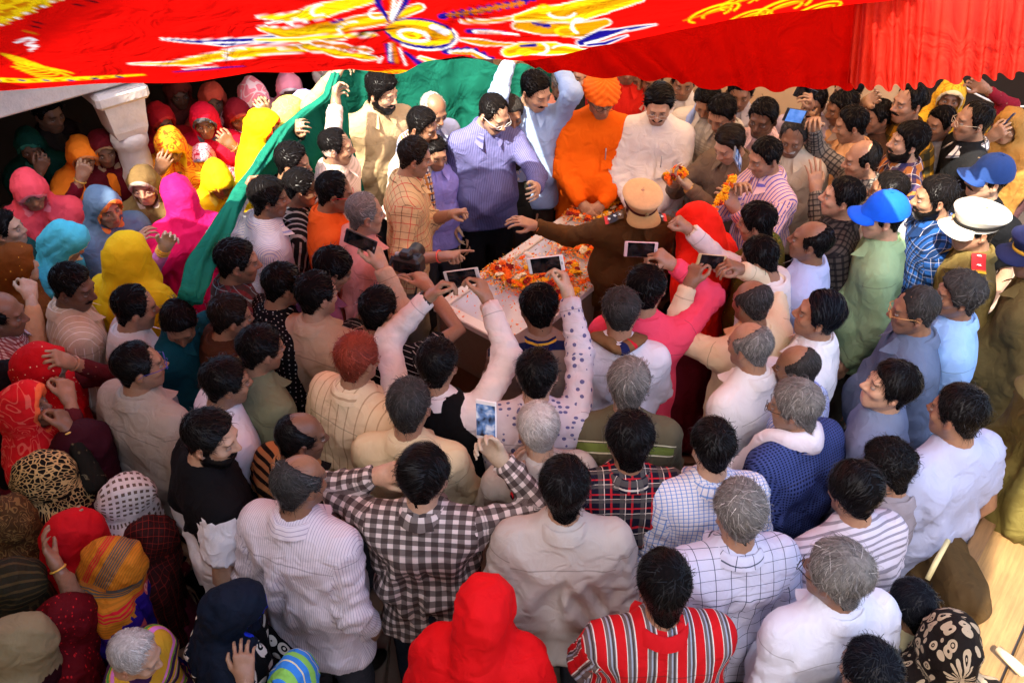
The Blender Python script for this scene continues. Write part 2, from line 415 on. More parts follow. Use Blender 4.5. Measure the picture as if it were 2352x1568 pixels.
# radius of the bare skull in every direction (hair, beards, caps and turbans sit on it)
NA, NE = 56, 34
AZ = np.arange(NA)*2*math.pi/NA; EL = np.radians(np.linspace(-64, 90, NE))
def dirs(az, el):
    az, el = np.broadcast_arrays(az, el); return np.stack((np.sin(az)*np.cos(el), np.cos(az)*np.cos(el), np.sin(el)), -1)
def _skull():
    g = head_grid(.006, 'm', False, True); D = dirs(AZ[:, None], EL[None, :]); r = np.linspace(.16, .04, 100); out = np.full((NA, NE), .05)
    fl = np.zeros((NA, NE), bool)
    for q in r:
        P = (D*q-g.lo)/g.h; I = np.clip(np.round(P).astype(int), 0, g.n-1); v = g.F[I[..., 0], I[..., 1], I[..., 2]]
        hit = (v < 0) & ~fl; out[hit] = q; fl |= hit
    for _ in range(2): out[:, 1:-1] = (out[:, 1:-1]*2+out[:, :-2]+out[:, 2:])/4; out = (out*2+np.roll(out, 1, 0)+np.roll(out, -1, 0))/4
    out[:, -1] = out[:, -1].mean(); return out
SKULL = _skull()
def skull_r(az, el):
    a = (az/(2*math.pi)*NA) % NA; e = np.clip((el-EL[0])/(EL[1]-EL[0]), 0, NE-1.001)
    i = np.floor(a).astype(int) % NA; j = np.floor(e).astype(int); fa = a-np.floor(a); fe = e-j; i2 = (i+1) % NA
    return (SKULL[i, j]*(1-fa)+SKULL[i2, j]*fa)*(1-fe)+(SKULL[i, j+1]*(1-fa)+SKULL[i2, j+1]*fa)*fe
HL = np.array([(0, 47), (30, 46), (50, 36), (62, 14), (72, -8), (84, -8), (92, 14), (104, 8), (116, -14), (145, -40), (180, -45)], float)
def hair_mask(style, az, el, seed=0):
    a = np.abs((np.degrees(az)+180) % 360-180); e = np.degrees(el); hl = np.interp(a, HL[:, 0], HL[:, 1])
    D = dirs(az, el)
    def cone(v, r0, r1): return 1-sst(r0, r1, np.degrees(np.arccos(np.clip(D@nrm(v), -1, 1))))
    if style in ('thin', 'bald'): hl = hl+np.interp(a, (0, 30, 60, 75), (13, 20, 9, 0))
    if style == 'long' or style == 'curly': hl = hl-np.interp(a, (0, 60, 80, 100, 180), (8, 6, 0, 10, 9))
    m = sst(hl-2, hl+7, e)
    if style == 'bald': m = m*(1-.97*cone((0, .42, .95), 44, 58))
    if style == 'thin': m = m*(1-.75*cone((.1, -.42, .9), 8, 26))
    if seed % 3 == 1 and style in ('short', 'long', 'part'): m = m*(1-.8*cone((.12*(1 if seed % 2 else -1), -.50, .80), 2, 9))
    if style == 'half': m = m*(1-.9*cone((0, .62, .8), 30, 44))
    return m
HCOL = {'k': ((.0055, .0045, .0045), .7), 'd': ((.013, .009, .007), .6), 's': ((.035, .032, .030), .8), 'g': ((.15, .137, .125), .8), 'w': ((.42, .38, .34), .5), 'r': ((.20, .035, .02), .6), 'b': ((.006, .0065, .009), .5)}
def make_hair(style, cc, rs, lod, part=None, thick=1.0, near=False):
    base, var = HCOL[cc]; B = Bag(); rg = np.random.default_rng(rs); az = AZ[:, None]+0*EL[None, :]; el = EL[None, :]+0*AZ[:, None]
    M = hair_mask(style, az, el, rs); D = dirs(az, el)
    T0 = {'short': .011, 'thin': .008, 'bald': .008, 'half': .009, 'buzz': .004, 'long': .020, 'curly': .024, 'part': .015}.get(style, .014)*thick
    def thickness(D, M):
        up = .45+.55*sst(-.25, .55, D[..., 2]); return T0*up*M
    q = noise(D*4+rs, 1)*.7+noise(D*11+rs, 2)*.45
    r = skull_r(az, el)+thickness(D, M)*(1+.45*q)-.004*(1-sst(.0, .12, M))+.001
    if style in ('curly', 'long'): r = r+.006*M*np.abs(noise(D*18+rs, 5))
    V = (D*r[..., None]).reshape(-1, 3); F = []
    for i in range(NA):
        k = (i+1) % NA
        for j in range(NE-1):
            if max(M[i, j], M[k, j], M[i, j+1], M[k, j+1]) > .03: F.append((i*NE+j, k*NE+j, k*NE+j+1, i*NE+j+1))
    c = np.array(base)*(1+var*.5*noise(D*22+rs, 3).reshape(-1, 1)); c = np.where(M.reshape(-1, 1) < .12, np.minimum(c, .02), c)
    B.add(V, np.array(F), np.clip(c, .004, 1))
    # strands lying along the flow from the whorl (or from a parting)
    n = (1060 if near else 430, 240)[lod] if style not in ('buzz',) else (260, 120)[lod]; n = int(n*(1.25 if cc in 'gw' else 1))
    wh = nrm((.12*(1 if rs % 2 else -1)+.1*rg.normal(), -.50+.12*rg.normal(), .80)); ds = rg.normal(size=(n*4, 3)); ds /= np.linalg.norm(ds, axis=1, keepdims=True)
    A = np.arctan2(ds[:, 0], ds[:, 1]); E = np.arcsin(ds[:, 2]); mk = hair_mask(style, A, E, rs)
    ds = ds[(mk > .35) & (rg.random(len(ds)) < mk)][:n]; n = len(ds)
    ns = 4; L = {'buzz': .10, 'long': .50, 'part': .5, 'curly': .35}.get(style, .32)*(.6+.7*rg.random(n))
    if part is not None or style == 'part':
        px = part if part is not None else .3; side = np.where(ds[:, 0] > px, 1., -1.); fl = np.stack((side, -.35+0*side, -.25+0*side), 1)
    else:
        fl = ds-wh*(ds@wh)[:, None]; fl += .35*np.cross(wh, ds); fl[:, 2] -= .15
    fl += rg.normal(size=(n, 3))*(.5 if style == 'curly' else .22)
    jit = rg.random(n); br = np.exp(rg.normal(size=n)*var*.55); Vs = np.zeros((n, ns, 2, 3)); cur = ds.copy()
    curl = rg.normal(size=(n, 3))*(1.5 if style == 'curly' else .25)
    for s in range(ns):
        A = np.arctan2(cur[:, 0], cur[:, 1]); E = np.arcsin(np.clip(cur[:, 2], -1, 1)); mk = hair_mask(style, A, E)
        u = s/(ns-1); rr = skull_r(A, E)+thickness(cur, np.maximum(mk, .25))*(1.0+.15*jit)+.0015+(.002+.009*(T0/.02)*jit+.012*(jit > .93)*(T0 > .010))*math.sin(u*2.4)
        tg = fl-cur*(fl*cur).sum(1, keepdims=True); tg /= np.linalg.norm(tg, axis=1, keepdims=True)+1e-9
        wd = np.cross(tg, cur)*(.0027*(1.25 if lod else 1)*(1-.75*u))[..., None] if False else np.cross(tg, cur)*((.00125 if near else .0018)*(1.5 if lod else 1)*(1-.75*u))
        P = cur*rr[:, None]; Vs[:, s, 0] = P-wd; Vs[:, s, 1] = P+wd
        cur = cur+tg*(L/(ns-1))[:, None]+np.cross(cur, curl)*.03; cur /= np.linalg.norm(cur, axis=1, keepdims=True)
        fl = fl+curl*.1
    Vs = Vs.reshape(-1, 3); b0 = np.arange(n)*ns*2
    F = np.concatenate([np.stack((b0+2*s, b0+2*s+1, b0+2*s+3, b0+2*s+2), 1) for s in range(ns-1)])
    B.add(Vs, [tuple(f) for f in F.tolist()], np.clip(np.array(base)*np.repeat(br, ns*2)[:, None], .003, .8), 1)
    return np.concatenate(B.V), B.F, np.concatenate(B.C), B.M
def make_beard(cc, rs, full=1.0, onlymus=False):
    base, var = HCOL[cc]; g = head_grid(.008, 'm', False); V, F = g.net(); x, y, z = V.T; ax = np.abs(x)
    mus = (1-sst(.7, 1.25, np.sqrt((x/.033)**2+((z+.047+.22*ax)/.0085)**2)))*(y > .06)
    jl = -.05-.015*sst(.02, .06, y)+.05*sst(.03, -.01, y); lip = 1-sst(.8, 1.1, np.sqrt((x/.02)**2+((z+.064)/.008)**2))
    bd = sst(jl+.008, jl-.008, z)*sst(-.025, .0, y)*(z > -.13)*(1-lip); bd = np.maximum(bd, (np.abs(y-.006) < .016)*(ax > .045)*(z < .02)*(z > -.06)*1.)
    m = mus if onlymus else np.maximum(mus, bd); n = vnormals(V, F); t = m*(.006 if onlymus else .009*full)
    V2 = V+n*(t*(1+.5*noise(V*90+rs, 3))-.003*(m < .15))[:, None]; keep = (m[F].max(1) > .12); F = F[keep]
    u, inv = np.unique(F, return_inverse=True); return V2[u], inv.reshape(F.shape), np.clip(np.array(base)*(1+var*.6*noise(V2[u]*120, 4))[:, None], .004, 1)

# ------------------------------------------------------------------ hands (right hand; fingers along +x, palm down, thumb towards +y)
CURL = {'relax': (18, 26, 22), 'flat': (4, 6, 4), 'grip': (52, 48, 30), 'fist': (78, 88, 55), 'cup': (30, 32, 22), 'pinch': (40, 45, 25)}
HANDS = {}
def get_hand(pose, lod):
    if (pose, lod) in HANDS: return HANDS[(pose, lod)]
    h = (.0068, .0105)[lod]; g = Grid((-.05, -.08, -.11), (.22, .10, .06), h)
    ys = (.031, .0105, -.010, -.029); ln = ((.041, .025, .019), (.045, .029, .020), (.042, .027, .019), (.033, .021, .017))
    for i in range(4):
        b = np.array((.088-.004*abs(i-1)-.006*(i == 3), ys[i], 0)); g.rc((0.0, ys[i]*.62, -.004), b, .0155, .0118, .012)
        cu = CURL['fist' if (pose == 'point' and i) else 'flat' if pose == 'point' else pose]; a = 0; p = b; r = .0092 if i < 3 else .008
        sp_ = math.radians((6, 1, -4, -10)[i]*(1.6 if pose == 'flat' else 1))
        for j in range(3):
            a += math.radians(cu[j]*(1+.06*i)); d = np.array((math.cos(a)*math.cos(sp_), math.sin(sp_), -math.sin(a))); q = p+d*ln[i][j]
            g.rc(p, q, r, r*.9, .003); p = q; r *= .9
    op = {'flat': 1, 'relax': .75, 'cup': .9, 'grip': .7, 'fist': .35, 'point': .4, 'pinch': .5}[pose]
    t0 = np.array((.018, .02, -.006)); t1 = t0+np.array((.030, .024*op+.008, -.012)); t2 = t1+np.array((.028, .012*op+.002, -.010-.012*(1-op))); t3 = t2+np.array((.022, .0+.006*op-.008, -.006-.012*(1-op)))
    g.rc(t0, t1, .0165, .0125, .012); g.rc(t1, t2, .0118, .0098, .005); g.rc(t2, t3, .0098, .0082, .003)
    g.rc((-.05, 0, 0), (.02, 0, -.002), .0235, .026, .02)
    V, F = g.net(); V = relax(V, F, 1, .3)
    tip = np.zeros(len(V)); HANDS[(pose, lod)] = (V, F); return V, F

# ------------------------------------------------------------------ trunk and legs inside the clothes (coarse)
def _trunk():
    g = Grid((-.3, -.25, .02), (.3, .35, 1.55), .07)
    for s in (-1, 1):
        g.rc((s*.07, 0, 1.31), (s*.06, 0, .95), .075, .08, .05); g.rc((s*.085, 0, .92), (s*.1, .01, .48), .07, .05, .03); g.rc((s*.1, .01, .48), (s*.105, -.02, .09), .048, .036, .02)
        g.rc((s*.105, -.03, .06), (s*.12, .13, .05), .035, .03, .02); g.rc((s*.14, -.01, 1.375), (s*.03, -.01, 1.43), .04, .045, .03)
    return g.net()
TRUNK = _trunk()
def _shoe():
    g = Grid((-.07, -.12, -.0), (.07, .22, .14), .016)
    g.rc((0, -.05, .042), (.008, .12, .036), .04, .043, .02); g.ell((.006, .13, .032), (.046, .075, .034), .02); g.rc((0, -.045, .05), (0, -.04, .10), .042, .045, .02); g.floor(.002, .004)
    V, F = g.net(); return V, F
SHOE = _shoe(); SHOE_ME = {}

TONE = {1: (.47, .275, .175), 2: (.345, .18, .104), 3: (.235, .113, .061), 4: (.145, .068, .038)}
L1, L2 = .285, .255
def ik(S, W, hint):
    S = np.array(S, float); W = np.array(W, float); d = W-S; L = np.linalg.norm(d); u = d/(L+1e-9); mx = (L1+L2)*.985
    if L > mx: L = mx
    L = max(L, .13); W = S+u*L; a = (L1*L1-L2*L2+L*L)/(2*L); hh = math.sqrt(max(L1*L1-a*a, 0)); hint = np.array(hint, float); p = nrm(hint-u*(hint@u))
    return S+u*a+p*hh, W

PEOPLE = []; BY = {}
KB = 1.0            # coarseness of the cloth grids
def wedge(F, U):                 # per-corner uv with the seam of an angle kept together
    return U[F]
def garment_uv(V, F, arms, S3):
    """fabric coordinates: torso wraps round, sleeves run along the arm"""
    x, y, z = V.T; sx = np.sign(x); w = sst(.08, .16, np.abs(x))*(1-sst(1.28, 1.37, z))
    u = x+sx*np.maximum(.13-np.abs(y), 0)*w; v = z+(y+.1)*sst(1.26, 1.38, z)
    reg = np.zeros(len(V), int); uvs = [np.stack((u, v), 1)]; dt = np.hypot(np.maximum(np.abs(x)-.095, 0), y)-.10+np.maximum(z-1.42, 0)
    for k, (S, E, W) in enumerate(arms):
        best = np.full(len(V), 9.); al = np.zeros(len(V)); an = np.zeros(len(V)); base = 0; up = nrm(np.cross(E-S, W-E)+np.array((.02, 0, .01)))
        for A, B in ((S, E), (E, W)):
            d = B-A; L = np.linalg.norm(d); q = V-A; t = np.clip((q@d)/(L*L), -.2 if base == 0 else 0, 1.05); r = q-t[:, None]*d; dist = np.linalg.norm(r, axis=1)
            dn = d/L; e1 = nrm(up-dn*(up@dn)); e2 = np.cross(dn, e1); m = dist < best
            best[m] = dist[m]; al[m] = base+t[m]*L; an[m] = np.arctan2(r[m]@e2, r[m]@e1); base += L
        m = (best-.06 < dt-.012) & (best < .13) & (x*(1 if S[0] > 0 else -1) > -.05)
        m &= al > .004; reg[m] = k+1; uvs.append(np.stack((an, al), 1))
    fr = np.sort(reg[F], axis=1)[:, 2]; UV = np.empty((len(F), 4, 2))
    for k in range(0, 3):
        m = fr == k
        if not m.any(): continue
        w = uvs[k][F[m]]
        if k:
            a = w[..., 0]; a = np.where((a.max(1, keepdims=True)-a.min(1, keepdims=True) > math.pi) & (a < 0), a+2*math.pi, a); w[..., 0] = a*.055+3.0*k
        UV[m] = w
    return UV, reg

class Person: pass
def person(x, y, label, h=1.70, hd=None, bd=None, pit=12, roll=0, lean=4, side=0, kind='m', skin=2, hair=('short', 'k'), part=None, thick=1.0,
           shirt=('solid', 'd8d4cc'), sleeve='long', collar='shirt', ccol=None, hem=.80, fat=0., trous='3a3a40', L='d', R='d', mu=None, beard=None, stub=.3,
           gl=None, lod=0, hs=1.0, extra=None, veil=None, vb=None, cover=0., skirt=None, blouse=None, vhem=.86, wide=1.0, dz=0., cap=None, open_=False, vest=None, name='person', legs=True, vk=1.0, watch=None, bangle=None, v2=None):
    P = Person(); P.v2 = v2; k = h/1.70; rs = len(PEOPLE)*7+3; rg = np.random.default_rng(rs); P.k = k
    P.piv = piv = np.array((0, 0, .93)); Rl = rot('x', -lean)@rot('y', side)
    npv = np.array((0, -.012, 1.475))
    def frames(hd, bd):
        rel = ((hd-bd+180) % 360)-180; Rh = rot('z', -rel)@rot('x', -(pit-lean*.6))@rot('y', roll); hc = npv+Rh@np.array((0, .022, .108)); return Rh, hc
    b0 = bd if bd is not None else (hd if hd is not None else 0); Rh, hc = frames(hd if hd is not None else 0, b0)
    hcl = Rl@(hc-piv)+piv; hz = hcl[2]*k+dz; wp = at(x, y, hz)
    if hd is None:
        tg = at(1290, 600, .7); hd = math.degrees(math.atan2(tg[0]-wp[0], tg[1]-wp[1]))+float(rg.normal()*7)
    if bd is None: bd = hd
    Rh, hc = frames(hd, bd); hcl = Rl@(hc-piv)+piv; wp = at(x, y, hcl[2]*k+dz)
    Rb = rot('z', -bd); off = Rb@(hcl*k); root = np.array((wp[0]-off[0], wp[1]-off[1], dz)); P.root = root; P.head = wp; P.Rb = Rb; P.hd = hd
    P.e = empty(name, root, -math.radians(bd), k, label=label, category='person')
    P.dep = float((wp-CAM)@FWD)
    def loc(W): return Rl.T@((Rb.T@(np.asarray(W)-root))/k-piv)+piv      # world -> torso frame
    def T(V): return (np.asarray(V)-piv)@Rl.T+piv                         # torso frame -> person
    P.toworld = lambda V: (T(V)*k)@Rb.T+root
    # ---- arms
    arms = []; hands = []
    for s, a in ((-1, L), (1, R)):
        S = np.array((s*.172*wide, -.012, 1.372)); pose = 'relax'; palm = np.array((-s, 0., 0.)); bend = 0; vis = 1
        if a == 'd': W = np.array((s*(.215+.02*fat)*wide, .02+.05*rg.random(), .865)); hint = (s*.25, -1, -.1)
        elif a == 'f': W = np.array((s*.055, .23+.1*fat, .98)); hint = (s*.9, -.4, -.3); palm = np.array((0, -1., 0)); vis = 0; pose = 'cup'
        elif a == 'b': W = np.array((s*.05, -.17, .93)); hint = (s*1., -.2, 0); palm = np.array((0, -1., 0)); vis = 0
        elif a == 'c': W = np.array((-s*.07, .19, 1.15)); hint = (s*.8, .1, -1.); palm = np.array((0, -1., 0)); vis = 0
        else:
            px_, py_, dd = a[:3]; pose = a[3] if len(a) > 3 else 'grip'; pm = a[4] if len(a) > 4 else 'm'; vis = 0
            H = loc(atd(px_, py_, P.dep+dd)); hint = np.array((s*.7, -.2, -1.)) if H[2] < 1.75 else np.array((s*1., .3, -.25))
            if len(a) > 5: hint = np.array(a[5], float)
            W = H.copy()
            for _ in range(3):
                E, W2 = ik(S, W, hint); W = H-nrm(W2-E)*.075
            palm = {'m': np.array((-s, .25, 0.)), 'd': np.array((0, .0, -1.)), 'h': nrm(hc-H), 'f': np.array((0, 1., .1)), 'u': np.array((0, 0, 1.)), 'b': np.array((0, -1., .1))}[pm]
        if isinstance(a, str) and abs(((hd+180) % 360)-180) < 85: vis = 1
        E, W = ik(S, W, hint); arms.append((S, E, W)); f = nrm(W-E); pn = nrm(palm-f*(palm@f)); Z = -pn; Y = np.cross(Z, f); M = np.stack((f, Y, Z), 1)
        hands.append((s, W, M, pose, vis if vis == 0 else 1))
    P.arms = arms; P.hands = hands; P.hc = hc; P.Rh = Rh; P.T = T
    # ---- body: head, neck, trunk, arms and hands in one mesh
    ht = get_head(kind, 1 if lod or (veil and cover > .5) or abs(((hd+180) % 360)-180) < 62 and P.dep < 5 else 0); tone = np.array(TONE[skin])*(1+.06*rg.normal()); hsc = np.array((1+.03*rg.normal(), .955+.02*rg.normal(), .945+.03*rg.normal()))*hs*(.92 if kind == 'w' else .96)
    sk = ht.V.copy(); sk[:, 2] += 0
    col = tone*np.ones((len(sk), 1)); bc = np.array(HCOL[hair[1] if hair else 'k'][0])
    def blend(m, c, a=1.0):
        nonlocal col
        m = (m*a)[:, None]; col = col*(1-m)+np.array(c)*m
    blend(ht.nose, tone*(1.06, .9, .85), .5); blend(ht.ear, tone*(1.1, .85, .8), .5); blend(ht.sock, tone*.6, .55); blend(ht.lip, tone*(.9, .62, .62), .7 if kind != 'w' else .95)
    blend(ht.brow, np.minimum(bc*1.2, .12), .92)
    if kind != 'w' and stub: blend(np.maximum(ht.beard, ht.mus), np.minimum(bc+.03, .3), stub)
    B = Bag(); Q = lambda V: (V*hsc)@Rh.T+hc
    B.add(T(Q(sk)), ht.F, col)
    for s in (-1, 1):                                   # eyes
        n = 10; a = np.arange(n)*2*math.pi/n; Vs = []; Cs = []
        for el_ in np.radians((-60, -20, 0, 20, 45, 75)):
            for q in a:
                d = np.array((math.sin(q)*math.cos(el_), math.cos(q)*math.cos(el_), math.sin(el_))); Vs.append(np.array((s*.031, .0765, .005))+d*.0138)
                fr = math.degrees(math.acos(max(-1, min(1, d@nrm((0.05*s, 1, -.12)))))); c = (.012, .008, .006) if fr < 33 else (.36, .31, .28)
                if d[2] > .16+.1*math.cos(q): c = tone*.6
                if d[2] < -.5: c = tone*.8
                Cs.append(c)
        F = [(i*n+j, i*n+(j+1) % n, (i+1)*n+(j+1) % n, (i+1)*n+j) for i in range(5) for j in range(n)]
        B.add(T(Q(np.array(Vs))), F, np.array(Cs))
    base = np.array((0, -.02, 1.42)); top = Q(np.array((0, -.02, -.05)))
    V, F = tube([base, base*.7+top*.3+np.array((0, -.006, 0)), base*.35+top*.65, top], (.068, .058, .054, .052), 14, False); B.add(T(V), F, tone)
    V, F = TRUNK; Vt = V.copy(); up = V[:, 2] > .93; Vt[up] = T(V[up]); B.add(Vt, F, tone)
    for i, (s, W, M, pose, vis) in enumerate(hands):
        S, E, Wp = arms[i]; 
        V, F = tube([S, S*.5+E*.5, E, E*.45+Wp*.55, Wp*.93+E*.07, Wp+M[:, 0]*.01], (.042, .042, .038, .037, .027, .025), 10); B.add(T(V), F, tone)
        V, F = get_hand(pose, max(lod, vis)); Vh = V.copy()
        if s < 0: Vh[:, 1] *= -1; F = F[:, ::-1]
        c = tone*np.ones((len(Vh), 1)); pal = sst(.0, -.02, V[:, 2]); c = c*(1-.35*pal[:, None])+np.minimum(tone*1.9, .5)*.35*pal[:, None]
        B.add(T(Vh@M.T+Wp), F, c)
    P.body = obj('body', B.mesh('body', [SKIN]), P.e)
    # ---- hair and beard
    def headpart(nm, V, F, C, mat, parent, mi=None):
        return obj(nm, mesh(nm, T(Q(np.asarray(V))), F if isinstance(F, list) else tidy(F), mat if isinstance(mat, list) else [mat], C, None, mi), parent)
    P.headpart = headpart
    if hair and not veil and cap not in ('turban',):
        V, F, C, mi = make_hair('bald' if cap else hair[0], hair[1], rs, lod, part, thick if not cap else .5, P.dep < 3.5); headpart('hair', V, F, C, [SCALP, HAIR], P.body, mi)
    if kind == 'w' and veil and hair and cover < .5:
        V, F, C, mi = make_hair('short', 'k', rs, 1, .0, .5); headpart('hair', V, F, C, [SCALP, HAIR], P.body, mi)
    if beard: V, F, C = make_beard(beard[0], rs, beard[1]); headpart('beard', V, F, C, HAIR, P.body)
    elif mu: V, F, C = make_beard(mu, rs, 1, True); headpart('moustache', V, F, C, HAIR, P.body)
    if gl:
        B = Bag(); a = np.linspace(0, 2*math.pi, 13); gc = lin(gl)
        for s in (-1, 1):
            B.tube(np.stack((s*.033+.024*np.cos(a), .107-.008*np.abs(np.cos(a)*.5+.5*s*np.cos(a)), .0+.0165*np.sin(a)), 1), .0017, 5, gc, cap=False)
            B.tube([(s*.057, .102, .006), (s*.075, .06, .008), (s*.081, .0, .008), (s*.08, -.02, -.006)], .0017, 5, gc)
        B.tube([(-.01, .112, .004), (0, .114, .007), (.01, .112, .004)], .0016, 5, gc)
        headpart('spectacles', np.concatenate(B.V), B.F, np.concatenate(B.C), attr_mat('spectacle_frame', .3, .6), P.body)
    if cap: make_cap(P, cap)
    # ---- clothes
    res = (.0146 if P.dep < 2.9 else .0195 if lod == 0 else .026)*KB; f = 1+fat*.5
    allp = np.array([p for a in arms for p in a]+[(0, 0, hem-.04), (0, 0, 1.5)]); 
    if veil: clothe_woman(P, veil, vb, cover, skirt, blouse, vhem, res*vk, rs, arms, hc, Rh)
    else:
        lo = np.minimum(allp.min(0), (-.3*wide, -.24-.1*fat, hem-.05))-.09; hi = np.maximum(allp.max(0), (.3*wide, .26+.2*fat, 1.53))+.09
        g = Grid(lo, hi, res)
        def torso(g, d=0., full=True):
            for s in (-1, 1):
                g.rc((s*.090*wide, -.012, 1.29), (s*.074*wide*f, .004, 1.07), .091*(1+.1*fat)+d, .096*f+d, .10); g.rc((s*.074*wide*f, .004, 1.07), (s*.088*wide*f, .0, hem-.05), .096*f+d, .122*f+d, .10)
                g.rc((s*(.142 if full else .10)*wide, -.014, 1.358), (s*.035, -.018, 1.430), .060+d, .058+d, .07)
            g.ell((0, -.02, 1.30), (.16*wide+d, .105+d, .12+d), .10)
            if full: g.ell((0, -.016, 1.445), (.072, .078, .034), .035)
            if fat > 0: g.ell((0, .07+.06*fat, 1.03), (.15+d, .10+.04*fat+d, .15+d), .08)
        torso(g)
        rr = (.061, .057, .050, .044) if sleeve != 'none' else None
        for i, (S, E, W) in enumerate(arms):
            if rr is None: continue
            g.rc(S, E, rr[0], rr[1]+(.004 if sleeve == 'short' else 0), .06, end=.70 if sleeve == 'short' else None)
            if sleeve == 'long': g.rc(E, W, rr[1], rr[3], .03, end=.97)
            elif sleeve == 'roll': g.rc(E, W, rr[1], .050, .03, end=.42)
        g.floor(hem, .006); V, F = g.net(); V = relax(V, F, 1, .4)
        UV, reg = garment_uv(V, F, arms, None)
        nn = vnormals(V, F)
        # folds: hanging ones on the trunk, rings on the sleeves
        an = np.arctan2(V[:, 0], V[:, 1]); wq = noise(V*3.1+rs, 9)
        drag = noise(np.stack((V[:, 0]*11+V[:, 2]*5*np.sign(V[:, 0])+wq, V[:, 1]*8, V[:, 2]*2.6), 1)+rs)
        low = sst(1.42, 1.20, V[:, 2]); ri = lambda n_: (1-np.abs(n_))**3
        fold = (np.abs(drag)-.35)*.042*low+(ri(noise(np.stack((V[:, 0]*7-V[:, 2]*4*np.sign(V[:, 0]), V[:, 1]*6, V[:, 2]*3.4), 1)+rs, 11))-.4)*.022*(.25+.75*low)
        fold += (ri(noise(V*np.array((13, 12, 7))+rs*2, 1))-.4)*.010*(.35+.65*low)+noise(V*6+rs, 6)*.004
        for i, (S, E, W) in enumerate(arms):
            m = reg == i+1; q = V[m]; d = nrm(E-S); t1 = (q-S)@d; d2 = nrm(W-E); t2 = (q-E)@d2; tt = np.where(t2 > 0, L1+t2, t1); sk2 = (q@np.array((.3, .5, .2)))*9
            fold[m] = np.sin(tt*95+sk2*2.2+noise(q*12+rs, 3)*5)*.0052*(.5+1.0*np.exp(-((tt-L1)/.11)**2))+(ri(noise(q*17+rs, 7))-.4)*.010
        fold *= (.62 if P.dep > 3.3 else 1)*(1-.45*sst(1.0, .86, V[:, 2])*(reg == 0)); V = V+nn*fold[:, None]
        P.sV = V; P.shirt = obj('shirt', mesh('shirt', T(V), F, [cloth(shirt, seam=collar == 'shirt')], None, UV), P.e)
        if vest:
            g = Grid(lo, hi, res); torso(g, .013, False); g.ell((0, .02, 1.50), (.085, .10, .075), .01, sub=True); g.floor(hem+.04, .006); Vv, Fv = g.net(); nn = vnormals(Vv, Fv); Vv += nn*(noise(Vv*np.array((18, 18, 7))+rs, 3)*.008)[:, None]
            UVv, _ = garment_uv(Vv, Fv, arms, None); obj('waistcoat', mesh('waistcoat', T(Vv), Fv, [cloth(vest)], None, UVv), P.e)
        if collar: make_collar(P, collar, ccol or shirt, T)
        if legs and trous: make_legs(P, trous, rs, hem)
    if watch:
        for i in ([0] if watch[0] == 'L' else [1]):
            s, W, M, pose, vis = hands[i]; B = Bag(); a = np.linspace(0, 2*math.pi, 15); c = lin(watch[1])
            p0 = W-M[:, 0]*.015; B.tube([p0+M[:, 1]*.031*math.cos(q)+M[:, 2]*.026*math.sin(q) for q in a], .006, 6, c, cap=False, flat=2)
            B.lathe([(.001, 0), (.018, 0), (.018, .008), (.013, .011), (.001, .011)], 14, p0+M[:, 2]*.027, c, 0, np.stack((M[:, 0], M[:, 1], M[:, 2]), 1))
            obj('wristwatch', mesh('wristwatch', T(np.concatenate(B.V)), B.F, [attr_mat('watch_material', .3, .6)], np.concatenate(B.C)), P.e)
    if bangle:
        for i in (0, 1):
            if bangle[0] not in 'LB' and i == 0 or bangle[0] not in 'RB' and i == 1: continue
            s, W, M, pose, vis = hands[i]; c = lin(bangle[1]); a = np.linspace(0, 2*math.pi, 15)
            for j in range(bangle[2] if len(bangle) > 2 else 1):
                B = Bag(); p0 = W-M[:, 0]*(.02+.014*j); B.tube([p0+M[:, 1]*.034*math.cos(q)+M[:, 2]*.031*math.sin(q) for q in a], .0045, 6, c, cap=False)
                obj('bangle', mesh('bangle', T(np.concatenate(B.V)), B.F, [attr_mat('bangle_metal', .3, .7)], np.concatenate(B.C)), P.e)
    if extra: extra(P)
    PEOPLE.append(P); BY[label] = P; return P

# ---- small things sewn or hung on a shirt
def front_y(P, x, z, r=.03):
    V = P.sV; m = (np.abs(V[:, 0]-x) < r) & (np.abs(V[:, 2]-z) < r) & (V[:, 1] > 0); return V[m, 1].max() if m.any() else .12
def top_z(P, x, y, r=.03):
    V = P.sV; m = (np.abs(V[:, 0]-x) < r) & (np.abs(V[:, 1]-y) < r); return V[m, 2].max() if m.any() else 1.42
def shawl(P, spec, short=False):
    e = .22 if short else .0; f = lambda x, z: front_y(P, x, z)+.012
    pts = [(.11, f(.11, 1.02+e), 1.02+e), (.105, f(.105, 1.15+e*.5), 1.15+e*.5), (.10, f(.10, 1.30), 1.30), (.095, .06, 1.425), (.07, -.045, 1.475), (0, -.105, 1.462), (-.07, -.045, 1.475), (-.095, .06, 1.425), (-.10, f(-.10, 1.30), 1.30), (-.105, f(-.105, 1.12), 1.12), (-.11, f(-.11, .98), .98)]
    pts = np.array(pts); t = np.linspace(0, len(pts)-1, 44); pts = np.stack([np.interp(t, np.arange(len(pts)), pts[:, c]) for c in range(3)], 1)
    for _ in range(2): pts[1:-1] = (pts[:-2]+2*pts[1:-1]+pts[2:])/4
    V, F = tube(pts, .044, 14, True, .55); V = V+noise(V*np.array((30, 30, 12)), 3)[:, None]*.009; n = len(pts)
    u = np.concatenate((np.tile(np.arange(14)*.012, n), (0, 0))); v = np.concatenate((np.repeat(np.arange(n)*.03, 14), (0, n*.03))); UV = np.stack((u, v), 1)
    F = tidy(F); uv = np.concatenate([UV[list(q)] for q in F]); obj('shawl', mesh('shawl', P.T(V), F, [cloth(spec)], None, uv), P.e)
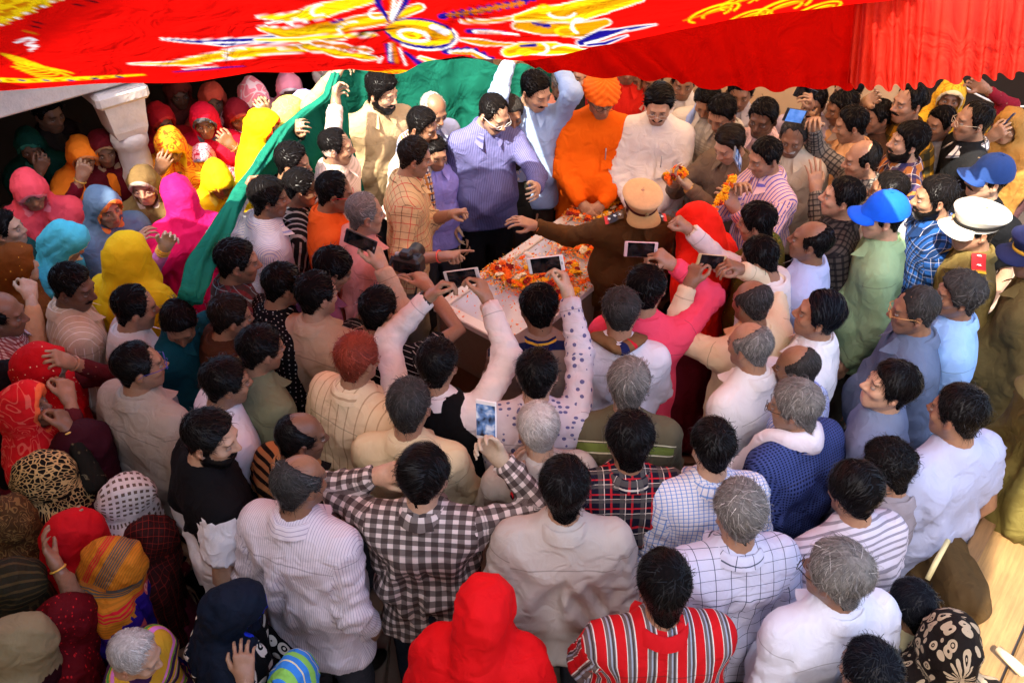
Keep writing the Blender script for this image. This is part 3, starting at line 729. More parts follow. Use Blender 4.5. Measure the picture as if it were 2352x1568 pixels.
def text_mesh(txt, size):
    cu = bpy.data.curves.new('lettering', 'FONT'); cu.body = txt; cu.size = size; cu.align_x = 'CENTER'; cu.resolution_u = 2
    o = bpy.data.objects.new('lettering', cu); COL.objects.link(o); bpy.context.view_layer.update()
    me = bpy.data.meshes.new_from_object(o.evaluated_get(bpy.context.evaluated_depsgraph_get())); bpy.data.objects.remove(o); bpy.data.curves.remove(cu)
    return me
def chest_print(P, rows, c):
    for txt, size, dz in rows:
        me = text_mesh(txt, size*1.4); V = np.array([v.co[:] for v in me.vertices])
        if not len(V): continue
        Q = np.stack((-V[:, 0], np.zeros(len(V)), 1.24+dz+V[:, 1]), 1)
        for q in Q: q[1] = front_y(P, q[0], q[2])+.004
        for i, v in enumerate(P.T(Q)): me.vertices[i].co = v
        me.materials.clear(); me.materials.append(plain('print_'+c, c, .7)); obj('printed_lettering', me, P.shirt)
def pen_pocket(P):
    B = Bag(); c = lin('ffffff'); x = -.085; z = 1.22; y = front_y(P, x, z)+.006; Q = []
    xs = np.linspace(-.045, .045, 5); zs = np.linspace(-.055, .05, 5)
    for a in zs:
        for b in xs: Q.append((x+b, front_y(P, x+b, z+a, .02)+.004, z+a))
    F = [(i*5+j, i*5+j+1, i*5+j+6, i*5+j+5) for i in range(4) for j in range(4)]
    obj('pocket', mesh('pocket', P.T(np.array(Q)), F, [P.shirt.data.materials[0]], None, np.zeros((16, 4, 2))), P.shirt)
    B.tube([(x+.02, y+.006, z+.0), (x+.02, y+.004, z+.075)], .0035, 6); obj('pen', mesh('pen', P.T(np.concatenate(B.V)), B.F, [plain('pen_metal', '9a9aa0', .3)]), P.shirt)
def epaulettes(P, cs, stars):
    for s in (-1, 1):
        Q = []; n = 9
        for i in range(n):
            x = s*(.075+.095*i/(n-1))
            for y in (-.045, -.015, .015): Q.append((x, y, top_z(P, x, y)+.004+.002*(y == -.015)))
        F = [(i*3+j, i*3+j+1, i*3+j+4, i*3+j+3) for i in range(n-1) for j in range(2)]; col = np.array([lin(cs[0]) if i < n-2 else lin(cs[1]) for i in range(n) for _ in range(3)])
        if stars: col[:9] = lin('54391c')
        ep = obj('epaulette', mesh('epaulette', P.T(np.array(Q)), F, [TINT], col), P.shirt)
        for j in range(3 if stars else 2):
            x = s*(.09+.028*j+.012*(not stars)*j); z = top_z(P, x, -.015)+.009; a = np.arange(10)*math.pi/5; r = np.where(np.arange(10) % 2, .0055, .0125)
            V = np.concatenate(([(x, -.015, z+.004)], np.stack((x+r*np.sin(a), -.015+r*np.cos(a), np.full(10, z)), 1))); F = [(0, 1+(k+1) % 10, 1+k) for k in range(10)]
            obj('star', mesh('star', P.T(V), F, [plain('star_metal', 'd8d4c8', .3, .6)], smooth=False), ep)

def make_legs(P, c, rs, hem):
    g = Grid((-.30, -.22, .02), (.30, .26, 1.06), .052)
    for s in (-1, 1):
        g.rc((s*.055, 0, .97), (s*.075, 0, .86), .098, .100, .04); g.rc((s*.08, .0, .88), (s*.1, .012, .49), .092, .078, .03); g.rc((s*.1, .012, .49), (s*.108, -.02, .07), .078, .068, .02)
    g.floor(.045, .004); V, F = g.net(); n = vnormals(V, F); V = V+n*(noise(V*np.array((16, 16, 6))+rs)*.008)[:, None]
    UV = V[:, [0, 2]][F]; obj('trousers', mesh('trousers', V, F, [cloth(('solid', c))], None, UV), P.e)
    for s in (-1, 1):
        key = s
        if key not in SHOE_ME:
            V, F = SHOE; V = V.copy(); V[:, 0] *= s
            SHOE_ME[key] = mesh('shoe', V, F if s > 0 else F[:, ::-1], [plain('shoe_leather', '17130f', .35)])
        o = obj('shoe', SHOE_ME[key], P.e); o.location = (s*.112, -.01, 0); o.rotation_euler = (0, 0, -s*.12)

def make_collar(P, kind, spec, T):
    th = np.radians(np.linspace(22, 338, 34)); V = []; nf = len(th)
    if kind == 'tee' or kind == 'band':
        th = np.linspace(0, 2*math.pi, 29); hgt = .012 if kind == 'tee' else .03
        prof = [(0, -.012), (.004, 0), (.002, hgt), (-.006, hgt+.002), (-.01, hgt-.008)]
    else: prof = [(-.004, -.01), (-.002, .020), (.003, .031), (.010, .029), (.020, .010), (.030, -.014)]
    np_ = len(prof); rows = []
    for q in th:
        fr = .5+.5*math.cos(q); fz = -.040*fr**1.6; tip = max(0, 1-abs(math.degrees(q)-22 if q < math.pi else 338-math.degrees(q))/46.) if kind == 'shirt' else 0
        rx, ry = (.066, .070)
        for (dr, dz) in prof:
            ex = 1+(1.3*tip if dz < 0 and dr > .01 else 0); d2 = dr*ex; z2 = dz*ex if dz < 0 and dr > .01 else dz
            rows.append((math.sin(q)*(rx+d2), -.016+math.cos(q)*(ry+d2+.010*fr), 1.456+fz*.8+z2*(1 if kind != 'tee' else 1)-.01*(kind == 'tee')))
    V = np.array(rows); m = len(th); F = np.array([(i*np_+j, (i+1)*np_+j, (i+1)*np_+j+1, i*np_+j+1) for i in range(m-1) for j in range(np_-1)])
    V += noise(V*40+len(PEOPLE), 2)[:, None]*.003
    u = np.repeat(th*.07, np_); v = np.tile(np.arange(np_)*.012, m); UV = np.stack((u, v), 1)[F][..., ::-1] if spec[0] == 'vs' else np.stack((u, v), 1)[F]
    obj('collar', mesh('collar', T(V), F, [cloth(spec)], None, UV), P.shirt)

def clothe_woman(P, veil, vb, cover, skirt, blouse, vhem, res, rs, arms, hc, Rh):
    T = P.T; bl = blouse or ('solid', '6b1f30')
    # blouse with sleeves
    pts = np.array([p for a in arms for p in a]); lo = np.minimum(pts.min(0), (-.27, -.2, .95))-.08; hi = np.maximum(pts.max(0), (.27, .22, 1.5))+.08
    g = Grid(lo, hi, res*1.4)
    for s in (-1, 1):
        g.rc((s*.075, .0, 1.28), (s*.06, .004, 1.0), .092, .096, .05); g.rc((s*.14, -.012, 1.37), (s*.035, -.014, 1.42), .052, .052, .04);
    for S, E, W in arms: g.rc(S, E, .056, .048, .04); g.rc(E, E*.25+W*.75, .048, .040, .02)
    V, F = g.net(); n = vnormals(V, F); V = V+n*(noise(V*26+rs, 2)*.006)[:, None]; UV, reg = garment_uv(V, F, arms, None)
    P.shirt = obj('blouse', mesh('blouse', T(V), F, [cloth(bl)], None, UV), P.e)
    # skirt to the ground
    g = Grid((-.42, -.4, -.0), (.42, .4, 1.12), .046)
    for s in (-1, 1): g.rc((s*.055, 0, 1.03), (s*.08, 0, .85), .10, .125, .05)
    g.rc((0, 0, .9), (0, 0, .0), .15, .27, .06); g.floor(.012, .004); V, F = g.net(); an = np.arctan2(V[:, 0], V[:, 1]); rr = np.hypot(V[:, 0], V[:, 1])
    V[:, :2] *= (1+.045*np.sin(an*15+noise(V*3)*2)*sst(.95, .3, V[:, 2]))[:, None]
    obj('skirt', mesh('skirt', V, F, [cloth(skirt or bl)], None, np.stack((an*.2, V[:, 2]), 1)[F]), P.e)
    # veil: a hood over the head that falls over back and shoulders
    lo = np.minimum((-.36, -.36, vhem-.04), hc-.22); hi = np.maximum((.36, .34, 1.6), hc+.24); g = Grid(lo, hi, res)
    H = lambda v: hc+Rh@np.array(v, float)
    g.ell(H((0, -.018, .012)), (.087, .109, .117), 0, Rh); g.ell(H((0, .03, .033)), (.083, .094, .091), .04, Rh)
    g.rc(H((0, -.045, -.03)), (0, -.065, 1.33), .078, .12, .05); g.rc(H((0, -.02, -.06)), (0, -.0, 1.36), .074, .10, .045)
    for s in (-1, 1):
        g.rc((s*.115, -.015, 1.345), (s*.04, -.02, 1.395), .088, .08, .07); S, E, W = arms[0 if s < 0 else 1]; D = E-S; D = D*np.array((1, 1, 1)) if E[2] < S[2]+.02 else D*.35
        g.rc(S*np.array((.92, 1, 1)), S+D*.62, .078, .080, .08); g.rc((s*.085, -.01, 1.29), (s*.09, -.015, vhem-.05), .118, .145, .09)
    if cover > .5: g.rc(H((0, .05, -.02)), H((0, .09, -.16)), .088, .09, .05)
    else:
        cz = -.028-.05*cover
        g.ell(H((0, .105, cz)), (.069, .150, .098-.03*cover), .012, Rh, sub=True); g.rc(H((0, .09, -.10)), H((0, .13, -.20)), .045, .05, .02, sub=True)
    g.floor(vhem, .006); V, F = g.net(); V = relax(V, F, 1, .4); n = vnormals(V, F)
    q = (V-hc)@Rh; an = np.arctan2(V[:, 0], -V[:, 1]-.02); low = sst(1.52, 1.2, V[:, 2])
    wob = noise(V*4+rs); ph = an*7+wob*3.0+V[:, 2]*3*np.sign(V[:, 0]); fold = low*(.030*(np.abs(np.sin(ph))**.6-.6)+.018*noise(np.stack((an*6, V[:, 2]*2.2, V[:, 1]*3), 1)+rs, 2))
    fold += (1-low)*(.016*(np.abs(noise(np.stack((q[:, 0]*7, q[:, 1]*17-q[:, 2]*10, q[:, 2]*6), 1)+rs, 3))-.3)+.009*((1-np.abs(noise(np.stack((q[:, 0]*16, q[:, 1]*9+q[:, 2]*20, q[:, 2]*5), 1)+rs, 13)))**3-.4)+.003*noise(q*30+rs, 4)) + .004*noise(V*20+rs, 8)
    V = V+n*fold[:, None]
    # border along the face opening
    col = np.zeros((len(V), 3))
    if cover <= .5:
        e = np.sqrt((q[:, 0]/.069)**2+((q[:, 1]-.105)/.150)**2+((q[:, 2]-cz)/(.098-.03*cover))**2)
        col[:, 0] = np.clip(.5+np.minimum.reduce([(1.27-e)*3, (q[:, 1]-.04)*14, (q[:, 2]+.12)*14]), 0, 1)
    col[:, 0] = np.maximum(col[:, 0], np.clip(.5+(vhem+.035-V[:, 2])*12, 0, 1))
    if vb: BORDER[repr(veil)] = vb
    la = np.arctan2(q[:, 0], q[:, 2]+.02); u = np.where(V[:, 2] > hc[2]-.06, la*.11, an*.17+.2); v = np.where(V[:, 2] > hc[2]-.06, q[:, 1]*1.2, V[:, 2])
    UVv = np.stack((u, v), 1)[F]; sp = UVv[..., 0].max(1)-UVv[..., 0].min(1) > .3
    UVv[sp] = UVv[sp][:, :1]
    mi = None
    if P.v2: lowf = V[F][:, :, 2].mean(1) < 1.37+.05*np.sin(np.arctan2(V[F[:, 0], 0], V[F[:, 0], 1])*2); mi = lowf.astype(int)
    P.veil = obj('veil', mesh('veil', T(V), F, [cloth(veil, .7)]+([cloth(P.v2, .7)] if P.v2 else []), col, UVv, mi), P.e)

def make_cap(P, cap):
    kind = cap[0] if isinstance(cap, tuple) else cap; B = Bag()
    def shell(el0, off, az0=0, az1=360, na=36, ne=10, dispf=None, top=90):
        a = np.radians(np.linspace(az0, az1, na+1)); e = np.radians(np.linspace(el0, top, ne+1)); A, E = np.meshgrid(a, e, indexing='ij'); r = skull_r(A, E)+off
        if dispf is not None: r = r+dispf(A, E)
        V = (dirs(A, E)*r[..., None]).reshape(-1, 3); F = [(i*(ne+1)+j, (i+1)*(ne+1)+j, (i+1)*(ne+1)+j+1, i*(ne+1)+j+1) for i in range(na) for j in range(ne)]
        return V, np.array(F)
    def sheet(az, r0, r1, z0, drop, tk=.004):
        V = []; a = np.radians(np.linspace(-az, az, 19)); 
        for t in (0, .35, .7, 1):
            for q in a:
                ln = r1*math.cos(q*90/az*.98)**.6 if abs(q) < a[-1] else 0
                rr = r0+ln*t; V.append((math.sin(q)*rr*.92, math.cos(q)*(r0+.012)+ln*t, z0-drop*t-.012*math.sin(q)**2*3*t))
        n = len(a); V = np.array(V); F = [(i*n+j, i*n+j+1, (i+1)*n+j+1, (i+1)*n+j) for i in range(3) for j in range(n-1)]
        m = len(V); V = np.concatenate((V, V-(0, 0, tk))); F += [tuple(q+m for q in f[::-1]) for f in F]; e = 3*n
        F += [(e+j, e+j+1, m+e+j+1, m+e+j) for j in range(n-1)]
        return V, F
    if kind == 'baseball':
        c = lin(cap[1]); V, F = shell(17, .021, dispf=lambda A, E: .01*sst(.5, 1.2, E)+.004*np.cos(6*A)*np.cos(E)*0-.002*np.abs(np.sin(3*A)) ** 8); B.add(V, F, c)
        V, F = sheet(62, .088, .075, .040, .012); B.add(V, F, c); B.lathe([(.001, .004), (.008, .003), (.009, 0)], 10, (0, -.02, .150), c)
        B.lathe([(.001, .003), (.006, .002), (.007, 0)], 8, (.07, .06, .085), lin('b0a080'))
    elif kind == 'police':
        c = lin(cap[1]); band = lin(cap[2]); V, F = shell(16, .012, top=46); B.add(V, F, c); nz = 40; a = np.arange(nz)*2*math.pi/nz; rings = []
        for (rx, ry, z, tl) in ((.089, .108, .054, 0), (.093, .112, .064, .0), (.108, .126, .088, .014), (.114, .133, .102, .018), (.111, .129, .113, .016), (.09, .105, .120, .012), (.05, .06, .123, .008), (.01, .012, .1238, .006), (.0002, .0002, .124, .006)):
            rings.append(np.stack((rx*np.sin(a), -.012+ry*np.cos(a), z+tl*np.cos(a)*1.2), 1))
        V = np.concatenate(rings); V += noise(V*14, 4)[:, None]*np.array((0, 0, .006)); F = [(i*nz+j, i*nz+(j+1) % nz, (i+1)*nz+(j+1) % nz, (i+1)*nz+j) for i in range(len(rings)-1) for j in range(nz)]; B.add(V, [f[::-1] for f in F], c)
        rings = [np.stack(((.094)*np.sin(a)*q, -.012+.116*np.cos(a)*q, np.full(nz, z)), 1) for q, z in ((1.01, .044), (1.035, .048), (1.035, .060), (1.01, .064))]; V = np.concatenate(rings)
        B.add(V, [(i*nz+j, i*nz+(j+1) % nz, (i+1)*nz+(j+1) % nz, (i+1)*nz+j)[::-1] for i in range(3) for j in range(nz)], band)
        V, F = sheet(70, .092, .068, .046, .022); B.add(V, F, lin(cap[3]) if len(cap) > 3 else c)
        B.lathe([(.001, .006), (.009, .004), (.012, 0)], 10, (0, .117, .078), lin('8a7448'), 0, rot('x', -70))
    elif kind == 'turban':
        c = lin(cap[1])
        def dp(A, E):
            a = np.abs(((A+math.pi) % (2*math.pi))-math.pi); ph = E*2.3+a*1.9; return .030*sst(.0, .45, E)+.014+.012*np.abs(np.sin(ph*4.2))-.012*sst(1.1, 1.5, E)
        V, F = shell(20, .0, na=60, ne=30, dispf=dp); V += noise(V*34, 3)[:, None]*.003; B.add(V, F, c)
        V, F = shell(17, .004, na=60, ne=6, top=34); B.add(V, F, c)
    elif kind == 'skullcap':
        c = lin(cap[1]); V, F = shell(32, .014); B.add(V, F, c)
    nm = {'baseball': 'cap', 'police': 'peaked_cap', 'turban': 'turban', 'skullcap': 'cap'}[kind]
    P.headpart(nm, np.concatenate(B.V), B.F, np.concatenate(B.C), attr_mat('cap_cloth', .8, .25, 60, .12, .35, .004), P.body)

# ------------------------------------------------------------------ things held: phones
def frame_from(nv, upv):
    nv = nrm(nv); r = nrm(np.cross(upv, nv)); return np.stack((r, np.cross(nv, r), nv), 1)
SCREENS = {}
def screen_mat(kind):
    if kind in SCREENS: return SCREENS[kind]
    m, t, b = new_mat('phone_screen'); co = objco(t); n = noise_n(t, co, 24, 2, .5, .3)
    cr = N(t, 'ShaderNodeValToRGB'); t.links.new(n, cr.inputs[0]); e = cr.color_ramp.elements
    pal = {'dark': ('040506', '0c0f14', '2a2426'), 'blue': ('4a86d8', '5a94e4', '6aa0ea'), 'view': ('141820', '5a7aa8', 'c8d0d8')}[kind]
    e[0].position = .35; e[1].position = .68; e[0].color = (*lin(pal[0]), 1); e[1].color = (*lin(pal[2]), 1); q = e.new(.52); q.color = (*lin(pal[1]), 1)
    t.links.new(cr.outputs[0], b.inputs['Base Color']); t.links.new(cr.outputs[0], b.inputs['Emission Color']); b.inputs['Emission Strength'].default_value = .05; b.inputs['Roughness'].default_value = .08
    SCREENS[kind] = m; return m
def phone(P, x, y, dd, rolld, label, col='e8e6e2', kind='dark', size=(.076, .150), to=None, back=False, tilt=0):
    c = atd(x, y, P.dep+dd); nv = (P.head-c) if to is None else np.array(to, float)
    nv = nrm(nrm(nv)*.5+nrm(CAM-c)*.5) if to is None else nrm(nv)
    M = frame_from(nv, UPV); a = math.radians(rolld); M = M@np.array(((math.cos(a), -math.sin(a), 0), (math.sin(a), math.cos(a), 0), (0, 0, 1)))
    if back: M = M@np.diag((-1, 1, -1.))
    e = empty('phone', c, label=label, category='phone'); e.rotation_euler = Matrix(M.tolist()).to_euler()
    w, h = size; B = Bag(); B.box((0, 0, 0), (w, h, .009), bev=.003); obj('case', B.mesh('phone_case', [plain('phone_case_'+col, col, .35)], False, False), e)
    B = Bag(); B.box((0, 0, .0052), (w*.93, h*.80, .0012), bev=.0004); obj('screen', B.mesh('phone_screen', [screen_mat(kind)], False, False), e)
    B = Bag(); B.lathe([(.001, 0), (.006, 0), (.006, .0015), (.004, .002), (.0005, .002)], 12, (w*.28, h*.4, -.0045), None, 0, rot('x', 180)); obj('lens', B.mesh('phone_lens', [plain('lens_glass', '0a0a10', .1)], True, False), e)
    B = Bag(); B.box((0, -h*.445, .005), (.014, .006, .0012), bev=.0004); obj('home_button', B.mesh('home_button', [plain('phone_trim', '9a9a9c', .4)], False, False), e)
    return e

# ------------------------------------------------------------------ the crowd (picture position of each head, what is worn, where one looks)
M = person
def W(x, y, label, veil, **k):
    k.setdefault('h', 1.57); k.setdefault('kind', 'w'); k.setdefault('stub', 0); k.setdefault('lod', 0); return person(x, y, label, veil=veil, **k)
S_ = lambda c: ('solid', c)
ROLL = 'roll'
# --- women and children in and before the veranda (left)
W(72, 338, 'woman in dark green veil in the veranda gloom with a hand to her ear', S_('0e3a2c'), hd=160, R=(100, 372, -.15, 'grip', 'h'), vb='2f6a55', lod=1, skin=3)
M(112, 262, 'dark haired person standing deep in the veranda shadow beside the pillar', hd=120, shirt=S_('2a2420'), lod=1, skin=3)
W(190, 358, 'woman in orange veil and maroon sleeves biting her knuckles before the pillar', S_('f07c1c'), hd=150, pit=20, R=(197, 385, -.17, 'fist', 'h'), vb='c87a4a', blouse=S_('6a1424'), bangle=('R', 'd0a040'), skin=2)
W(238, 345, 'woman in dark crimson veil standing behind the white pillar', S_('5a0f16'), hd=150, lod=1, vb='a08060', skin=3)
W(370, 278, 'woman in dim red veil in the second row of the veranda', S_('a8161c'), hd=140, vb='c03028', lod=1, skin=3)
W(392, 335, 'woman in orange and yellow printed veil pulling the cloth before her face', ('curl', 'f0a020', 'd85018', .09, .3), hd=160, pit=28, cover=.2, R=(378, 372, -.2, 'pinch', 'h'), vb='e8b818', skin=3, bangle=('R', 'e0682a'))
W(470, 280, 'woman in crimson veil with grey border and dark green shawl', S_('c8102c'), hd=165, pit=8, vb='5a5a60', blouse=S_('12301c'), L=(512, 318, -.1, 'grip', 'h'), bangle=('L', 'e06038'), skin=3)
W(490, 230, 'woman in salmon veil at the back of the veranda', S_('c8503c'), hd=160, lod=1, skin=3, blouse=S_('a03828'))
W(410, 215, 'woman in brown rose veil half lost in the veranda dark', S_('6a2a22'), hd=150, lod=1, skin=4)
W(582, 222, 'woman in pale pink veil with white streaks pressing both hands to her face', ('curl', 'f08a98', 'f6d4d6', .16, .35), hd=150, pit=30, cover=.9, h=1.62, R=(612, 245, -.15, 'grip', 'h'), L=(600, 250, -.2, 'grip', 'h'))
W(466, 368, 'child in pink veil printed with red scrolls', ('curl', 'f0b0b8', 'c83048', .05, .3), hd=170, h=1.38, vb='9088a8', skin=3)
W(502, 415, 'woman in bright yellow veil standing under the lifted green cloth', S_('f0c810'), hd=150, pit=25, cover=.3, vb='e8d850', skin=3)
W(333, 428, 'young woman with bare face in olive brown veil with silver border', S_('6a5330'), hd=172, pit=2, vb='9a8c80', skin=1, blouse=S_('28389a'), vk=.95)
W(665, 205, 'woman in pale pink veil with white border beside the slim pillar', S_('e890a4'), hd=165, pit=18, vb='e6dcd8', lod=1, skin=4, h=1.6)
W(606, 295, 'woman in sunlit golden yellow veil with a red edge', S_('f2c40e'), hd=95, pit=12, vb='d84020', h=1.6)
W(665, 262, 'woman in pale lime veil with tan print behind the green cloth', ('curl', 'c8cc60', 'b89a70', .1, .25), hd=40, lod=1, h=1.58)
W(700, 250, 'woman in lilac veil almost hidden by the green cloth', S_('a8a0d8'), hd=60, lod=1, h=1.56)
W(70, 440, 'woman in coral pink veil covering her eyes in front of the dark veranda', S_('ee4f5c'), hd=150, pit=15, cover=.25, vb='f08088', skin=2, blouse=S_('d83850'), h=1.6)
M(14, 528, 'young woman laughing bareheaded in dark teal blouse', shirt=S_('1c4a44'), kind='w', stub=0, hair=('part', 'k'), collar=None, hd=80, pit=-6, skin=1, h=1.6, wide=.88)
W(240, 478, 'woman in slate blue veil with orange and blue border facing the sun', S_('5a7088'), hd=125, pit=5, vb='d87a3a', skin=2, blouse=S_('1a1420'), R=(325, 545, -.05, 'cup', 'm'), bangle=('R', 'f0a030'), h=1.6)
W(412, 455, 'woman in magenta pink veil with gold lace folding a bare arm with bangles', S_('e01860'), hd=-35, bd=-20, pit=10, vb='e8c070', blouse=S_('c878b8'), L=(390, 545, -.28, 'cup', 'b'), bangle=('L', 'e8b030', 3), skin=1, h=1.6)
W(150, 560, 'woman in turquoise veil with gold striped edge seen from behind', S_('48b4c8'), hd=80, pit=25, vb='e0c890', blouse=S_('7a3a8a'), cover=.4)
W(287, 592, 'woman in long mustard yellow veil seen from behind', S_('d8b414'), hd=20, pit=5, blouse=S_('b89010'), h=1.62, cover=.9, vhem=.7)
W(40, 612, 'woman in brown veil with gold sequins resting her cheek on her hand', ('dot', '6e3a10', 'c8902e', .035, .14, .9), hd=60, pit=-4, skin=1, R=(66, 650, -.10, 'grip', 'h'), blouse=S_('c88a60'))
W(96, 850, 'woman in red tie-dyed veil with silver border raising both hands to her face', ('dot', 'c01018', 'f0d0a0', .022, .13, .5), hd=70, pit=0, cover=.4, vb='b0a498', L=(132, 822, -.06, 'grip', 'h'), R=(150, 880, -.08, 'grip', 'h'), bangle=('L', 'b08060'), skin=2, blouse=S_('5a1c20'), h=1.56)
W(62, 940, 'older woman in thin red veil with orange border, hand on her cheek', ('curl', 'd81a20', 'e86050', .12, .22), hd=78, pit=-14, vb='f06a3c', skin=3, R=(140, 950, -.02, 'grip', 'h'), bangle=('R', 'f0c060'), blouse=('flower', '1c1a14', '4a4430', '6a6048', .05), h=1.55)
W(190, 1022, 'woman in dark maroon veil bowed between the leopard print and the grey shirt', S_('3a0e18'), hd=50, pit=20, cover=.9, h=1.42)
W(100, 1095, 'woman in leopard print veil seen from behind', ('leo', 'c8a468', '17120c', .021), hd=70, pit=4, cover=.9, h=1.44, vhem=.9)
W(288, 1140, 'woman in white veil printed with rows of brown squares', ('block', 'dcd2cc', '6a5648', .030), hd=60, pit=12, cover=.9, h=1.32, L='f', R='f')
W(168, 1225, 'woman in plain red scarf raising a hand beside the leopard print veil', S_('c8141c'), hd=60, pit=10, cover=.9, h=1.36, R=(172, 1205, .0, 'relax', 'f'), bangle=('R', 'e04030'), skin=2)
W(262, 1290, 'woman in orange and grey banded veil over a violet blue flowered shawl', ('hs', 'c8741e', ('5a544c', .30, .25, .1), ('c81a28', .30, .10, .3), ('b06a1c', .012, .4, 0.)), hd=100, bd=60, pit=30, cover=.9, h=1.40, vb=None, vhem=.98, v2=('flower', '2a1272', 'd85a60', 'f0a890', .085),
  blouse=('flower', '2a1272', 'd85a60', 'f0a890', .085), skirt=('flower', '2a1272', 'd85a60', 'f0a890', .085))
W(42, 1475, 'woman in beige veil with beaded edge over dark maroon cloth', S_('8a7a58'), hd=60, pit=25, cover=.9, h=1.40, vb='c8b060', v2=S_('2a0c12'))
W(20, 880, 'woman in plain black shawl behind the red tie-dyed veil', S_('140c0c'), hd=70, pit=20, cover=.9, h=1.5, lod=1)
M(312, 1505, 'white haired old woman with bare head and a striped purple and yellow shawl', h=1.46, hd=95, kind='w', hair=('thin', 'w'), skin=1, stub=0, pit=18, collar=None, shirt=('hs', 'c8962a', ('3a1a40', .16, .38, 0), ('d878b8', .16, .12, .45), ('4a8a3a', .16, .1, .6)))
W(540, 1395, 'woman in midnight blue veil with royal blue border and flowered black dress', S_('101826'), hd=70, pit=16, cover=.4, vb='1c34c8', h=1.42, blouse=('flower', '0c0b0c', 'd8cdbc', '0c0b0c', .085, .44), skirt=('flower', '0c0b0c', 'd8cdbc', '0c0b0c', .085, .44), R=(560, 1512, -.1, 'cup', 'd'), L='f', vhem=1.0, v2=('flower', '0c0b0c', 'd8cdbc', '0c0b0c', .085, .44), skin=2)
W(672, 1562, 'child in green and blue banded scarf beside the white pinstriped shirt', ('hs', '3a86d8', ('8ac85a', .12, .35, 0), ('d8d0a0', .12, .07, .35)), hd=20, pit=20, cover=.9, h=1.22)
W(6, 1200, 'woman in brown printed shawl pressed beside the leopard veil', ('curl', '4a3018', '7a5a30', .05, .3), hd=60, pit=10, cover=.9, h=1.42)
W(24, 1345, 'woman in dark olive shawl lifting a hand with a gold bangle', ('vs', '2a2416', ('4a3a20', .03, .3, 0)), hd=60, pit=15, cover=.9, h=1.40, R=(106, 1262, .02, 'relax', 'f'), bangle=('R', 'e0a840'), skin=3, blouse=S_('8a6048'))
W(150, 1420, 'woman in dark red beaded shawl behind the white haired woman', ('dot', '5a0810', 'c01a20', .018, .22, .9), hd=60, pit=20, cover=.9, h=1.30)
W(345, 1235, 'woman in dark maroon netted veil beside the orange banded veil', ('ck', '30100e', ('7a2018', .03, .1, 0, .8)), hd=70, pit=20, cover=.9, h=1.26)
W(1108, 1405, 'woman in plain bright red veil seen from behind', S_('d80f14'), hd=10, pit=8, cover=.9, h=1.56, vhem=.62, vb='f0e0d8', skirt=S_('a01014'))
W(1606, 515, 'woman in plain scarlet veil beside the officer at the coffin', S_('ee2414'), hd=-50, pit=22, cover=.9, h=1.58, vb='f0d8a0')
W(2180, 225, 'woman in yellow printed veil and maroon shawl at the back wall', ('curl', 'd8b030', 'c88a20', .08, .3), hd=-160, pit=0, h=1.66, vb='d8c8a0', blouse=S_('7a1828'), L=(2240, 190, -.1, 'relax', 'f'), skin=3)
W(2318, 292, 'woman in tan veil lifting a phone to her face by the dark doorway', S_('a07438'), hd=-130, pit=4, h=1.6, skin=2, R=(2300, 300, -.2, 'grip', 'h'), blouse=S_('4a3030'))
W(2182, 1485, 'woman in black veil woven with beige flowers and a yellow border', ('flower', '17100c', 'a89478', '17100c', .042, .46), hd=10, pit=18, cover=.9, h=1.5, vb='c8a860', blouse=S_('d81c14'), skirt=S_('c8181a'), vhem=1.0)
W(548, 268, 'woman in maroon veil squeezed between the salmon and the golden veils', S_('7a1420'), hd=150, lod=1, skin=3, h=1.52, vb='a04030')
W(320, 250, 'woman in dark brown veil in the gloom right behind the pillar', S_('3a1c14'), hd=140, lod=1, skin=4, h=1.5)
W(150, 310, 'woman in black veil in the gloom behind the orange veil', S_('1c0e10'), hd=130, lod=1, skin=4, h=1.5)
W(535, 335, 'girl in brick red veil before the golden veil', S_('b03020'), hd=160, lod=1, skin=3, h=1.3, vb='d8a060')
M(1868, 238, 'man in pale violet shirt wedged under the red frill', hd=215, pit=8, h=1.66, shirt=S_('b0a4b4'), hair=('short', 'k'), lod=1, skin=3, mu='k')
M(2015, 268, 'man in dark brown shirt between the peach and the yellow plaid shirts', hd=-100, pit=6, h=1.64, shirt=S_('4a3428'), hair=('short', 'k'), lod=1, skin=3)
M(2158, 285, 'youth in grey shirt behind the bearded plaid man', hd=-110, pit=4, h=1.62, shirt=S_('7a7a80'), hair=('short', 'k'), lod=1, skin=2)
# --- men behind the coffin, under the far edge of the canopy
M(878, 212, 'bearded man in beige shirt holding the canopy up with one arm', h=1.76, hd=120, bd=150, pit=14, hair=('curly', 'k'), beard=('k', 1.3), shirt=S_('b49a74'), R=(788, 150, -.05, 'grip', 'm'), skin=1, thick=.8)
M(772, 338, 'man in pale pink shirt gripping the green cloth over his head', hd=85, bd=110, pit=4, hair=('thin', 'k'), mu='s', shirt=('hs', 'd8c0b4', ('c0a898', .03, .4, 0)), L=(772, 212, .05, 'grip', 'f', (1, .3, -.2)), skin=2)
M(672, 375, 'man in black knitted sweater lifting the green cloth', hd=90, pit=10, hair=('short', 'k'), shirt=('dot', '101014', '9a9a98', .03, .12), L=(682, 290, .08, 'grip', 'f'), lod=1)
M(996, 255, 'bald old man with white beard squinting into the sun', hd=140, pit=20, hair=('bald', 'w'), kind='o', beard=('w', .6), shirt=S_('b8c0dc'), skin=3, h=1.66)
M(970, 292, 'dark haired man with a striped shawl looking past the coffin', hd=115, pit=14, hair=('short', 'k'), beard=('k', .6), shirt=S_('cfc8ba'), skin=3, h=1.70, extra=lambda P: shawl(P, ('ck', 'e0d8d0', ('30304a', .03, .3, 0, .9), ('d08030', .05, .2, .3, .9))))
